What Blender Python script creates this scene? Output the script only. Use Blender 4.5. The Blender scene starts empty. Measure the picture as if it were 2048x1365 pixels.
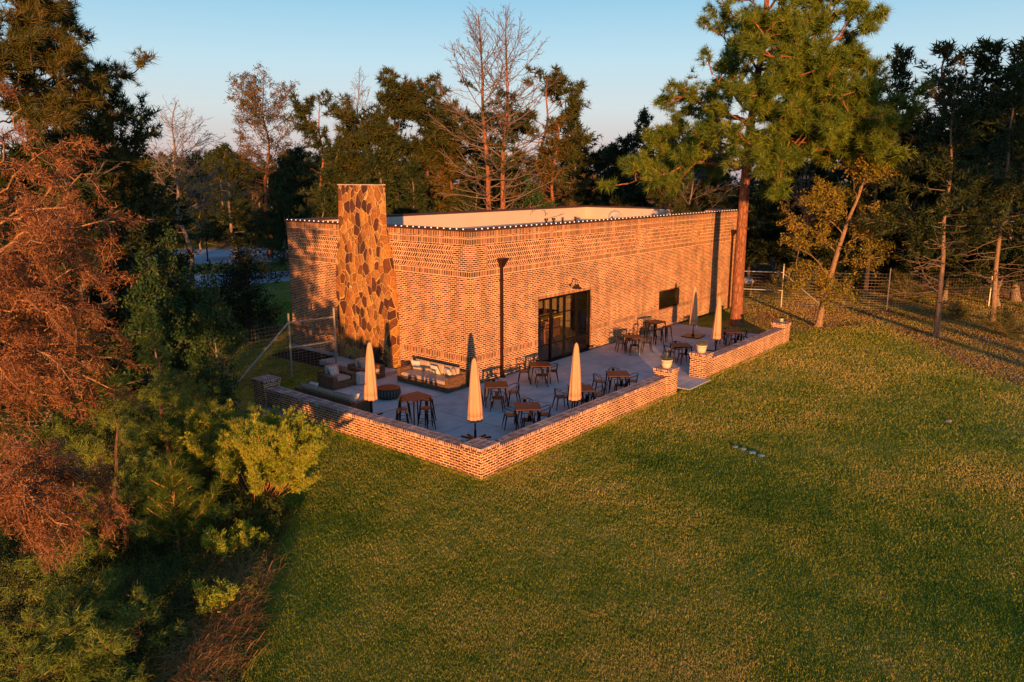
import bpy, math, random
import numpy as np
from mathutils import Vector, Matrix
R_ = math.radians
sc = bpy.context.scene
COL = sc.collection
# ------------------------------------------------------------------ camera
PITCH, AZ, FPX, H = 12.0176, 39.4, 1522.0, 8.0
CAM = np.array([-21.45, -19.69, H])
cd = bpy.data.cameras.new("camera"); co = bpy.data.objects.new("camera", cd); COL.objects.link(co)
cd.sensor_width = 36; cd.lens = 36*FPX/2048; cd.clip_end = 3000; cd.clip_start = 0.1
co.location = CAM; co.rotation_euler = (R_(90-PITCH), 0, R_(AZ-90)); sc.camera = co
# ------------------------------------------------------------------ world and sun
SUN_AZ, SUN_EL = -136.6, 4.4        # direction towards the sun, degrees from +X
W = bpy.data.worlds.new("World"); sc.world = W; W.use_nodes = True
wn, wl = W.node_tree.nodes, W.node_tree.links
bg = wn['Background']
sky = wn.new('ShaderNodeTexSky'); sky.sky_type = 'NISHITA'; sky.sun_disc = False
sky.sun_elevation = R_(SUN_EL); sky.sun_rotation = R_(90-SUN_AZ); sky.altitude = 100
sky.air_density = 1.0; sky.dust_density = 1.5; sky.ozone_density = 2.0
bg.inputs['Strength'].default_value = 0.15
# dusk haze band opposite the sun: the physical sky blended with the colours of the photographed one, by elevation
_tc = wn.new('ShaderNodeTexCoord'); _sx = wn.new('ShaderNodeSeparateXYZ'); wl.new(_tc.outputs['Generated'], _sx.inputs[0])
_rp = wn.new('ShaderNodeValToRGB'); _e = _rp.color_ramp.elements; _e[0].position = 0.0; _e[0].color = (.40, .31, .33, 1); _e[1].position = 1.0; _e[1].color = (.05, .13, .30, 1)
for _p, _c in ((.035, (.50, .42, .45)), (.085, (.50, .54, .58)), (.14, (.40, .55, .64)), (.21, (.23, .45, .60)), (.40, (.07, .19, .34))):
    _q = _e.new(_p); _q.color = (*_c, 1)
wl.new(_sx.outputs[2], _rp.inputs[0])
_ml = wn.new('ShaderNodeVectorMath'); _ml.operation = 'SCALE'; wl.new(_rp.outputs[0], _ml.inputs[0]); _ml.inputs['Scale'].default_value = 4.6
_mx = wn.new('ShaderNodeMix'); _mx.data_type = 'RGBA'; _mx.inputs[0].default_value = .82; wl.new(sky.outputs[0], _mx.inputs[6]); wl.new(_ml.outputs[0], _mx.inputs[7]); wl.new(_mx.outputs[2], bg.inputs['Color'])
sd = bpy.data.lights.new("sun", 'SUN'); sd.energy = 5.0; sd.angle = R_(0.55); sd.color = (1.0, 0.41, 0.115)
so = bpy.data.objects.new("sun", sd); COL.objects.link(so)
sv = Vector((math.cos(R_(SUN_AZ))*math.cos(R_(SUN_EL)), math.sin(R_(SUN_AZ))*math.cos(R_(SUN_EL)), math.sin(R_(SUN_EL))))
so.rotation_euler = sv.to_track_quat('Z', 'Y').to_euler()
sc.view_settings.view_transform = 'Standard'; sc.view_settings.look = 'None'
sc.view_settings.exposure = 1.0; sc.view_settings.gamma = 1
# ------------------------------------------------------------------ layout helpers (photo measurements turned into ground positions)
_th = R_(PITCH); _az = R_(AZ)
_F = np.array([math.cos(_az), math.sin(_az), 0]); _Rt = np.array([math.sin(_az), -math.cos(_az), 0]); _U = np.array([0, 0, 1.])
_fw = _F*math.cos(_th)-_U*math.sin(_th); _up = _F*math.sin(_th)+_U*math.cos(_th)
def ray(px, py): return _fw*FPX+_Rt*(px-1024)+_up*(682.5-py)
def nbase(px, dist):           # ground point seen at column px, at this horizontal distance
    y = 682.5+FPX*math.tan(math.atan(H/dist)-math.radians(PITCH)); p = at(px, y, dist); return np.array([p[0], p[1], 0.])
def gnd(px, py, z=0.):
    d = ray(px, py); return CAM+d*((z-H)/d[2])
def at(px, py, dist):          # point at a horizontal distance
    d = ray(px, py); return CAM+d*(dist/math.hypot(d[0], d[1]))
def base(px, dist):
    p = at(px, 500, dist); return np.array([p[0], p[1], 0.])
# ------------------------------------------------------------------ materials
MATS = {}
def newmat(name):
    m = bpy.data.materials.new(name); m.use_nodes = True
    n = m.node_tree.nodes; l = m.node_tree.links
    MATS[name] = m
    return m, n, l, n['Principled BSDF']
def ramp(n, stops):
    r = n.new('ShaderNodeValToRGB'); e = r.color_ramp.elements
    e[0].position, e[0].color = stops[0][0], (*stops[0][1], 1)
    e[1].position, e[1].color = stops[-1][0], (*stops[-1][1], 1)
    for p, c in stops[1:-1]:
        q = e.new(p); q.color = (*c, 1)
    return r
def noise(n, l, vec, scale, detail=3, rough=.55):
    t = n.new('ShaderNodeTexNoise'); t.inputs['Scale'].default_value = scale
    t.inputs['Detail'].default_value = detail; t.inputs['Roughness'].default_value = rough
    if vec is not None: l.new(vec, t.inputs['Vector'])
    return t
def mix(n, l, a, b, fac, mode='MIX'):
    m = n.new('ShaderNodeMix'); m.data_type = 'RGBA'; m.blend_type = mode
    for k, s in ((6, a), (7, b), (0, fac)):
        if isinstance(s, (int, float)): m.inputs[k].default_value = s
        elif isinstance(s, tuple): m.inputs[k].default_value = (*s, 1)
        else: l.new(s, m.inputs[k])
    return m.outputs[2]
def math_(n, l, op, a, b=None, clamp=False):
    m = n.new('ShaderNodeMath'); m.operation = op; m.use_clamp = clamp
    for k, s in ((0, a), (1, b)):
        if s is None: continue
        if isinstance(s, (int, float)): m.inputs[k].default_value = s
        else: l.new(s, m.inputs[k])
    return m.outputs[0]
def bump(n, l, p, h, strength=.3, dist=.01):
    b = n.new('ShaderNodeBump'); b.inputs['Strength'].default_value = strength; b.inputs['Distance'].default_value = dist
    l.new(h, b.inputs['Height']); l.new(b.outputs[0], p.inputs['Normal'])
def simple(name, c, rough=.6, metal=0., var=.25, scale=6., spec=.5, c2=None):
    m, n, l, p = newmat(name)
    tc = n.new('ShaderNodeTexCoord'); t = noise(n, l, tc.outputs['Object'], scale, 4)
    c2 = c2 or tuple(x*(1-var) for x in c); hi = tuple(min(1, x*(1+var)) for x in c)
    r = ramp(n, [(.3, c2), (.7, hi)]); l.new(t.outputs[0], r.inputs[0])
    l.new(r.outputs[0], p.inputs['Base Color'])
    p.inputs['Roughness'].default_value = rough; p.inputs['Metallic'].default_value = metal
    p.inputs['Specular IOR Level'].default_value = spec
    bump(n, l, p, t.outputs[0], .15, .01)
    return m
BRICK = [(0., (.025, .014, .012)), (.28, (.07, .025, .017)), (.55, (.19, .050, .020)), (.8, (.32, .085, .028)), (1., (.44, .16, .06))]
def brick(name, kind, stops=BRICK, mortar=(.90, .68, .45), ms=.013):
    m, n, l, p = newmat(name)
    uv = n.new('ShaderNodeUVMap'); vec = uv.outputs[0]
    # a little wander in the courses
    nz = noise(n, l, vec, 6., 2); sub = n.new('ShaderNodeVectorMath'); sub.operation = 'SUBTRACT'; l.new(nz.outputs[1], sub.inputs[0]); sub.inputs[1].default_value = (.5, .5, .5)
    scl = n.new('ShaderNodeVectorMath'); scl.operation = 'SCALE'; l.new(sub.outputs[0], scl.inputs[0]); scl.inputs['Scale'].default_value = .004
    ad = n.new('ShaderNodeVectorMath'); ad.operation = 'ADD'; l.new(vec, ad.inputs[0]); l.new(scl.outputs[0], ad.inputs[1]); vec = ad.outputs[0]
    bw, rh, off = .225, .079, .5
    if kind == 'soldier': bw, rh, off = .095, .22, 0.
    if kind == 'cap': bw, rh, off = .09, .215, .5
    if kind == 'chevron':
        bw, rh, off = .105, .18, 0.
        s = n.new('ShaderNodeSeparateXYZ'); l.new(vec, s.inputs[0])
        pp = math_(n, l, 'PINGPONG', s.outputs[1], .18)
        u = math_(n, l, 'ADD', s.outputs[0], math_(n, l, 'MULTIPLY', pp, .8))
        c = n.new('ShaderNodeCombineXYZ'); l.new(u, c.inputs[0]); l.new(s.outputs[1], c.inputs[1]); vec = c.outputs[0]
    if kind == 'chevron':       # slanted bricks in rows that lean to and fro
        w = .135; s2 = n.new('ShaderNodeSeparateXYZ'); l.new(vec, s2.inputs[0]); uu = s2.outputs[0]; vv = s2.outputs[1]
        fu = math_(n, l, 'PINGPONG', uu, w/2); fv = math_(n, l, 'PINGPONG', vv, .18/2); fv = math_(n, l, 'PINGPONG', vv, .09)
        dd = math_(n, l, 'MINIMUM', fu, math_(n, l, 'ADD', fv, .006)); mr = n.new('ShaderNodeMapRange'); mr.inputs[1].default_value = .014; mr.inputs[2].default_value = .022; mr.inputs[3].default_value = 1.; mr.inputs[4].default_value = 0.; l.new(dd, mr.inputs[0])
        c2 = n.new('ShaderNodeCombineXYZ'); l.new(math_(n, l, 'FLOOR', math_(n, l, 'DIVIDE', uu, w)), c2.inputs[0]); l.new(math_(n, l, 'FLOOR', math_(n, l, 'DIVIDE', vv, .18)), c2.inputs[1])
        wn_ = n.new('ShaderNodeTexWhiteNoise'); l.new(c2.outputs[0], wn_.inputs['Vector']); CH_ = (mr.outputs[0], wn_.outputs['Value'])
    b = n.new('ShaderNodeTexBrick'); l.new(vec, b.inputs['Vector'])
    b.offset = off; b.offset_frequency = 2; b.squash = 1
    for k, v in (('Color1', (0, 0, 0, 1)), ('Color2', (1, 1, 1, 1)), ('Mortar', (.5, .5, .5, 1)), ('Scale', 1.), ('Mortar Size', ms), ('Mortar Smooth', .25), ('Bias', 0.), ('Brick Width', bw), ('Row Height', rh)):
        b.inputs[k].default_value = v
    bF, bC = CH_ if kind == 'chevron' else (b.outputs['Fac'], b.outputs['Color']); r = ramp(n, stops); l.new(bC, r.inputs[0])
    big = noise(n, l, uv.outputs[0], .9, 4)
    rb = ramp(n, [(.3, (.72, .70, .72)), (.7, (1.2, 1.15, 1.08))]); l.new(big.outputs[0], rb.inputs[0])
    # mortar smeared over some bricks
    sm = noise(n, l, uv.outputs[0], 14., 5, .7); smr = ramp(n, [(.52, (0, 0, 0)), (.8, (.35, .35, .35))]); l.new(sm.outputs[0], smr.inputs[0])
    bc = mix(n, l, r.outputs[0], mortar, smr.outputs[0])
    mpv = n.new('ShaderNodeMapping'); l.new(uv.outputs[0], mpv.inputs[0]); mpv.inputs['Scale'].default_value = (2.2, .22, 1); stv = noise(n, l, mpv.outputs[0], 1., 5, .65); stn = ramp(n, [(.35, (.74, .72, .72)), (.62, (1.06, 1.06, 1.06))]); l.new(stv.outputs[0], stn.inputs[0])
    fine = noise(n, l, uv.outputs[0], 60., 2)
    mc = mix(n, l, tuple(x*.75 for x in mortar), mortar, fine.outputs[0])
    cc = mix(n, l, bc, mc, bF)
    cc = mix(n, l, cc, rb.outputs[0], 1., 'MULTIPLY'); cc = mix(n, l, cc, stn.outputs[0], 1., 'MULTIPLY')
    l.new(cc, p.inputs['Base Color']); p.inputs['Roughness'].default_value = .9; p.inputs['Specular IOR Level'].default_value = .2
    hh = math_(n, l, 'ADD', math_(n, l, 'MULTIPLY', bF, -1.), math_(n, l, 'MULTIPLY', sm.outputs[0], .8))
    bump(n, l, p, hh, .7, .008)
    return m
M_run = brick('brick_running', 'running'); M_sol = brick('brick_soldier', 'soldier'); M_che = brick('brick_chevron', 'chevron', ms=.016)
LOWB = [(0., (.04, .018, .014)), (.3, (.12, .04, .02)), (.6, (.22, .07, .03)), (1., (.36, .15, .07))]
M_low = brick('brick_low', 'running', LOWB); M_cap = brick('brick_cap', 'cap', [(0., (.07, .03, .025)), (.4, (.20, .08, .06)), (.75, (.36, .17, .12)), (1., (.6, .45, .38))], mortar=(.75, .64, .56), ms=.014)
def stone_mat():
    m, n, l, p = newmat('fieldstone')
    tc = n.new('ShaderNodeTexCoord'); mp = n.new('ShaderNodeMapping'); l.new(tc.outputs['Object'], mp.inputs[0]); mp.inputs['Scale'].default_value = (1.9, 3.0, 1.9)
    nz = noise(n, l, tc.outputs['Object'], 2.4, 3)
    vec = mix(n, l, mp.outputs[0], nz.outputs[1], .16)
    v = n.new('ShaderNodeTexVoronoi'); v.feature = 'DISTANCE_TO_EDGE'; l.new(vec, v.inputs['Vector']); v.inputs['Scale'].default_value = 1.42; v.inputs['Randomness'].default_value = 1
    w = n.new('ShaderNodeTexVoronoi'); w.feature = 'F1'; l.new(vec, w.inputs['Vector']); w.inputs['Scale'].default_value = 1.42; w.inputs['Randomness'].default_value = 1
    s = n.new('ShaderNodeSeparateColor'); l.new(w.outputs['Color'], s.inputs[0])
    r = ramp(n, [(0., (.05, .02, .016)), (.22, (.10, .032, .016)), (.42, (.28, .13, .03)), (.6, (.40, .22, .055)), (.8, (.28, .10, .025)), (1., (.48, .28, .08))]); l.new(s.outputs[0], r.inputs[0])
    n2 = noise(n, l, tc.outputs['Object'], 9., 5, .65); r2 = ramp(n, [(.3, (.55, .5, .45)), (.7, (1.25, 1.2, 1.1))]); l.new(n2.outputs[0], r2.inputs[0])
    c = mix(n, l, r.outputs[0], r2.outputs[0], 1., 'MULTIPLY')
    edge = ramp(n, [(.014, (1, 1, 1)), (.028, (0, 0, 0))]); l.new(v.outputs['Distance'], edge.inputs[0])
    c = mix(n, l, c, (.50, .34, .15), edge.outputs[0]); l.new(c, p.inputs['Base Color']); p.inputs['Roughness'].default_value = .75
    hr = ramp(n, [(.02, (0, 0, 0)), (.09, (1, 1, 1))]); l.new(v.outputs['Distance'], hr.inputs[0])
    h = math_(n, l, 'ADD', hr.outputs[0], math_(n, l, 'MULTIPLY', n2.outputs[0], .6)); bump(n, l, p, h, .8, .03)
    return m
M_stone = stone_mat()
def foliage(name, cols, trans=.25, rough=.55, nscale=.6):
    m, n, l, p = newmat(name)
    g = n.new('ShaderNodeNewGeometry'); oi = n.new('ShaderNodeObjectInfo'); tc = n.new('ShaderNodeTexCoord')
    t = noise(n, l, tc.outputs['Object'], nscale, 3)
    a = math_(n, l, 'MULTIPLY', g.outputs['Random Per Island'], .45)
    b = math_(n, l, 'MULTIPLY', math_(n, l, 'SUBTRACT', t.outputs[0], .25), 1.0)
    x = math_(n, l, 'ADD', a, b, True)
    k = len(cols); r = ramp(n, [(i/(k-1), c) for i, c in enumerate(cols)]); l.new(x, r.inputs[0])
    tint = ramp(n, [(0, (.8, .85, .8)), (1, (1.15, 1.1, 1.)),]); l.new(oi.outputs['Random'], tint.inputs[0])
    c = mix(n, l, r.outputs[0], tint.outputs[0], 1., 'MULTIPLY')
    l.new(c, p.inputs['Base Color']); p.inputs['Roughness'].default_value = rough; p.inputs['Specular IOR Level'].default_value = .25
    tr = n.new('ShaderNodeBsdfTranslucent'); l.new(c, tr.inputs[0]); ms = n.new('ShaderNodeMixShader'); ms.inputs[0].default_value = trans
    l.new(p.outputs[0], ms.inputs[1]); l.new(tr.outputs[0], ms.inputs[2]); l.new(ms.outputs[0], n['Material Output'].inputs[0])
    return m
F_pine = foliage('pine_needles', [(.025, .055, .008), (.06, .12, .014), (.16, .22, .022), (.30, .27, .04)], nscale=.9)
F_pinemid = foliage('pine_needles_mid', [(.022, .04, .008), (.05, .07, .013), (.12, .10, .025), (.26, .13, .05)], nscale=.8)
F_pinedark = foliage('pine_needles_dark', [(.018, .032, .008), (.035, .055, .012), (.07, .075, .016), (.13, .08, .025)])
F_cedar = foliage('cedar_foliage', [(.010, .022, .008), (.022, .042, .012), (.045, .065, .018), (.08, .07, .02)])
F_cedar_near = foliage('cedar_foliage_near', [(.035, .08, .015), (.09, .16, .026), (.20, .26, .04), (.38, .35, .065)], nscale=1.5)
F_rust = foliage('rust_cedar', [(.035, .045, .014), (.075, .075, .022), (.14, .095, .03), (.20, .11, .045)])
F_oak = foliage('oak_leaves', [(.05, .08, .012), (.14, .15, .022), (.28, .21, .03), (.40, .22, .035)], trans=.35)
F_broad = foliage('broad_leaves', [(.012, .035, .012), (.025, .07, .02), (.05, .10, .03), (.07, .12, .03)], nscale=1.2)
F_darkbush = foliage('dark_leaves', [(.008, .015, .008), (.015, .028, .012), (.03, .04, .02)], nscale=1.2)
F_bacch = foliage('bush_leaves', [(.09, .17, .02), (.22, .31, .03), (.38, .43, .05), (.54, .50, .09)], trans=.35, nscale=2.)
F_dead = foliage('dead_needles', [(.06, .026, .014), (.17, .07, .032), (.33, .145, .065), (.50, .29, .15)], nscale=1.4)
F_dry = foliage('dry_grass', [(.22, .09, .03), (.42, .20, .07), (.58, .31, .12), (.62, .38, .17)], nscale=1.4)
F_weed = foliage('weed_leaves', [(.02, .045, .01), (.06, .10, .018), (.12, .15, .03), (.28, .20, .06)], nscale=1.)
F_leaf = foliage('fallen_leaf', [(.28, .12, .05), (.42, .22, .1), (.55, .38, .2)])
def bark(name, c, c2, sc_=(14, 14, 3)):
    m, n, l, p = newmat(name); tc = n.new('ShaderNodeTexCoord'); mp = n.new('ShaderNodeMapping'); l.new(tc.outputs['Object'], mp.inputs[0]); mp.inputs['Scale'].default_value = sc_
    v = n.new('ShaderNodeTexVoronoi'); v.feature = 'DISTANCE_TO_EDGE'; l.new(mp.outputs[0], v.inputs['Vector']); v.inputs['Scale'].default_value = 1.
    t = noise(n, l, mp.outputs[0], 2., 5, .7); x = math_(n, l, 'MULTIPLY', math_(n, l, 'ADD', v.outputs['Distance'], t.outputs[0]), .85)
    r = ramp(n, [(.3, c2), (.75, c)]); l.new(x, r.inputs[0]); l.new(r.outputs[0], p.inputs['Base Color']); p.inputs['Roughness'].default_value = .95; p.inputs['Specular IOR Level'].default_value = .1
    bump(n, l, p, x, .9, .04); return m
B_pine = bark('pine_bark', (.34, .15, .085), (.09, .04, .026), (7, 7, 2.2)); B_grey = bark('grey_bark', (.30, .24, .20), (.10, .08, .07)); B_dead = bark('dead_wood', (.24, .19, .16), (.11, .085, .07)); B_oak = bark('oak_bark', (.32, .22, .15), (.15, .10, .07), (9, 9, 3)); B_dark = bark('dark_bark', (.16, .10, .07), (.05, .03, .025)); B_twig = bark('pale_twig', (.44, .27, .15), (.22, .11, .05)); B_stem = bark('bush_stem', (.50, .28, .12), (.28, .15, .06))
def ground_mat(name, stops, scales=(.18, 1.1, 9.), bumpd=.03):
    m, n, l, p = newmat(name); tc = n.new('ShaderNodeTexCoord'); o = tc.outputs['Object']
    a, b, c = (noise(n, l, o, s, 5, .65) for s in scales)
    x = math_(n, l, 'ADD', math_(n, l, 'ADD', math_(n, l, 'MULTIPLY', a.outputs[0], .5), math_(n, l, 'MULTIPLY', b.outputs[0], .3)), math_(n, l, 'MULTIPLY', c.outputs[0], .2))
    r = ramp(n, stops); l.new(x, r.inputs[0]); l.new(r.outputs[0], p.inputs['Base Color']); p.inputs['Roughness'].default_value = .95; p.inputs['Specular IOR Level'].default_value = .1
    bump(n, l, p, c.outputs[0], .6, bumpd); return m
GR = [(.38, (.04, .07, .010)), (.46, (.10, .13, .018)), (.54, (.22, .19, .035)), (.62, (.36, .26, .09))]
M_ground = ground_mat('lawn_ground', GR, (.15, .9, 12.))
def grass_mat():
    m, n, l, p = newmat('grass_blades'); tc = n.new('ShaderNodeTexCoord'); o = tc.outputs['Object']; g = n.new('ShaderNodeNewGeometry')
    a = noise(n, l, o, .11, 6, .62); b = noise(n, l, o, 1.6, 6, .8)
    x = math_(n, l, 'ADD', math_(n, l, 'ADD', math_(n, l, 'MULTIPLY', a.outputs[0], .55), math_(n, l, 'MULTIPLY', b.outputs[0], .3)), math_(n, l, 'MULTIPLY', g.outputs['Random Per Island'], .15))
    r = ramp(n, [(.39, (.06, .14, .010)), (.46, (.18, .29, .018)), (.53, (.44, .41, .05)), (.60, (.70, .52, .17))]); l.new(x, r.inputs[0]); l.new(r.outputs[0], p.inputs['Base Color'])
    p.inputs['Roughness'].default_value = .6; p.inputs['Specular IOR Level'].default_value = .2
    tr = n.new('ShaderNodeBsdfTranslucent'); l.new(r.outputs[0], tr.inputs[0]); ms = n.new('ShaderNodeMixShader'); ms.inputs[0].default_value = .25
    l.new(p.outputs[0], ms.inputs[1]); l.new(tr.outputs[0], ms.inputs[2]); l.new(ms.outputs[0], n['Material Output'].inputs[0]); return m
M_grass = grass_mat()
M_litter = ground_mat('leaf_litter', [(.38, (.08, .04, .02)), (.5, (.20, .10, .045)), (.62, (.36, .20, .10))], (.3, 2., 14.), .05)
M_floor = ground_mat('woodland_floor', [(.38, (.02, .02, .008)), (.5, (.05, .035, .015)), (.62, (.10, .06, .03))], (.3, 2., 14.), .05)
M_asph = ground_mat('old_asphalt', [(.4, (.26, .27, .30)), (.5, (.38, .39, .43)), (.6, (.50, .51, .55))], (.25, 2., 20.), .01)
M_conc = ground_mat('concrete', [(.40, (.32, .32, .32)), (.48, (.42, .42, .41)), (.58, (.52, .51, .49))], (.5, 2.2, 25.), .004)
M_joint = simple('joint_filler', (.05, .05, .05), .9)
M_metal = simple('dark_bronze_metal', (.03, .009, .006), .45, .3, .2); M_black = simple('black_metal', (.012, .010, .010), .38, .6, .2)
M_cop = simple('rusty_table_metal', (.065, .020, .009), .5, .2, .35, 4.); M_seat = simple('chair_metal', (.03, .013, .010), .4, .5, .3)
M_coping = simple('coping_metal', (.07, .03, .022), .5, .3)
M_memb = simple('roof_membrane', (.46, .42, .38), .7, 0, .05, .6); M_cloth = simple('umbrella_canvas', (.47, .28, .17), .85, 0, .08, 3.); M_hem = simple('umbrella_hem', (.40, .29, .19), .9, 0, .2, 9.)
M_galv = simple('galvanised_pipe', (.38, .36, .33), .45, .5, .12); M_wire = simple('fence_wire', (.22, .20, .18), .5, .4, .1)
M_cush = simple('cushion_fabric', (.36, .28, .22), .9, 0, .06, 5.); M_pil = simple('white_pillow', (.55, .50, .45), .9, 0, .04)
M_pot = simple('white_planter', (.62, .52, .42), .6, 0, .07); M_dish = simple('dish_grey', (.35, .34, .34), .5, .1, .1)
M_tarp = simple('grey_tarp', (.18, .13, .10), .8, 0, .3, 3.); M_int = simple('interior_wall', (.20, .15, .10), .9); M_intw = simple('interior_pale', (.5, .44, .22), .9); M_floorw = simple('interior_floor', (.22, .19, .17), .5)
M_wood = simple('bar_wood', (.32, .13, .05), .45, 0, .3); M_bot = simple('amber_bottle', (.25, .12, .03), .15, 0, .4, 2.); M_blue = simple('bluish_paver', (.10, .19, .27), .8, 0, .15)
M_rock = simple('grey_rock', (.30, .24, .20), .9); M_bin = simple('olive_bin', (.20, .18, .06), .6); M_bag = simple('pale_bag', (.65, .55, .52), .6); M_roofred = simple('red_shed_roof', (.35, .10, .05), .7); M_curb = simple('curb_concrete', (.42, .40, .38), .9)
M_soot = simple('firebox', (.02, .016, .012), .9); M_mulch = ground_mat('dark_mulch', [(.4, (.012, .009, .007)), (.6, (.04, .028, .02))], (.5, 3., 20.), .04)
def wicker():
    m, n, l, p = newmat('wicker'); uv = n.new('ShaderNodeUVMap')
    b = n.new('ShaderNodeTexBrick'); l.new(uv.outputs[0], b.inputs['Vector']); b.offset = .5
    for k, v in (('Color1', (.10, .05, .022, 1)), ('Color2', (.27, .14, .06, 1)), ('Mortar', (.03, .015, .008, 1)), ('Scale', 1.), ('Mortar Size', .004), ('Mortar Smooth', .4), ('Brick Width', .09), ('Row Height', .03)): b.inputs[k].default_value = v
    l.new(b.outputs[0], p.inputs['Base Color']); p.inputs['Roughness'].default_value = .6; bump(n, l, p, math_(n, l, 'MULTIPLY', b.outputs['Fac'], -1.), .6, .006); return m
M_wick = wicker()
def stripes(name, cols, freq, axis=0, radial=False):
    m, n, l, p = newmat(name); tc = n.new('ShaderNodeTexCoord')
    s = n.new('ShaderNodeSeparateXYZ'); l.new(tc.outputs['Object'], s.inputs[0])
    x = math_(n, l, 'ARCTAN2', s.outputs[1], s.outputs[0]) if radial else s.outputs[axis]
    x = math_(n, l, 'FRACT', math_(n, l, 'MULTIPLY', x, freq)); r = ramp(n, cols); r.color_ramp.interpolation = 'CONSTANT'; l.new(x, r.inputs[0]); l.new(r.outputs[0], p.inputs['Base Color']); p.inputs['Roughness'].default_value = .85; return m
M_str = stripes('striped_fabric', [(0, (.66, .60, .54)), (.35, (.12, .14, .18)), (.5, (.7, .64, .58)), (.62, (.3, .32, .36)), (.75, (.66, .6, .54)), (.9, (.14, .15, .19))], 7.)
M_drum = stripes('slatted_drum', [(0, (.10, .095, .085)), (.55, (.012, .011, .01))], 24/(2*math.pi), radial=True)
def glass():
    m, n, l, p = newmat('window_glass'); t = n.new('ShaderNodeBsdfTransparent'); t.inputs[0].default_value = (.92, .93, .92, 1); g = n.new('ShaderNodeBsdfGlossy'); g.inputs['Roughness'].default_value = .02
    fr = n.new('ShaderNodeLayerWeight'); fr.inputs[0].default_value = .5; ms = n.new('ShaderNodeMixShader'); l.new(math_(n, l, 'ADD', math_(n, l, 'POWER', fr.outputs['Facing'], 5.), .05, True), ms.inputs[0]); l.new(t.outputs[0], ms.inputs[1]); l.new(g.outputs[0], ms.inputs[2]); l.new(ms.outputs[0], n['Material Output'].inputs[0]); return m
M_glass = glass()
def bulbmat():
    m, n, l, p = newmat('bulb_glow'); p.inputs['Base Color'].default_value = (.9, .85, .75, 1); p.inputs['Emission Color'].default_value = (1, .85, .66, 1); p.inputs['Emission Strength'].default_value = .35; return m
M_bulb = bulbmat()
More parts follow.
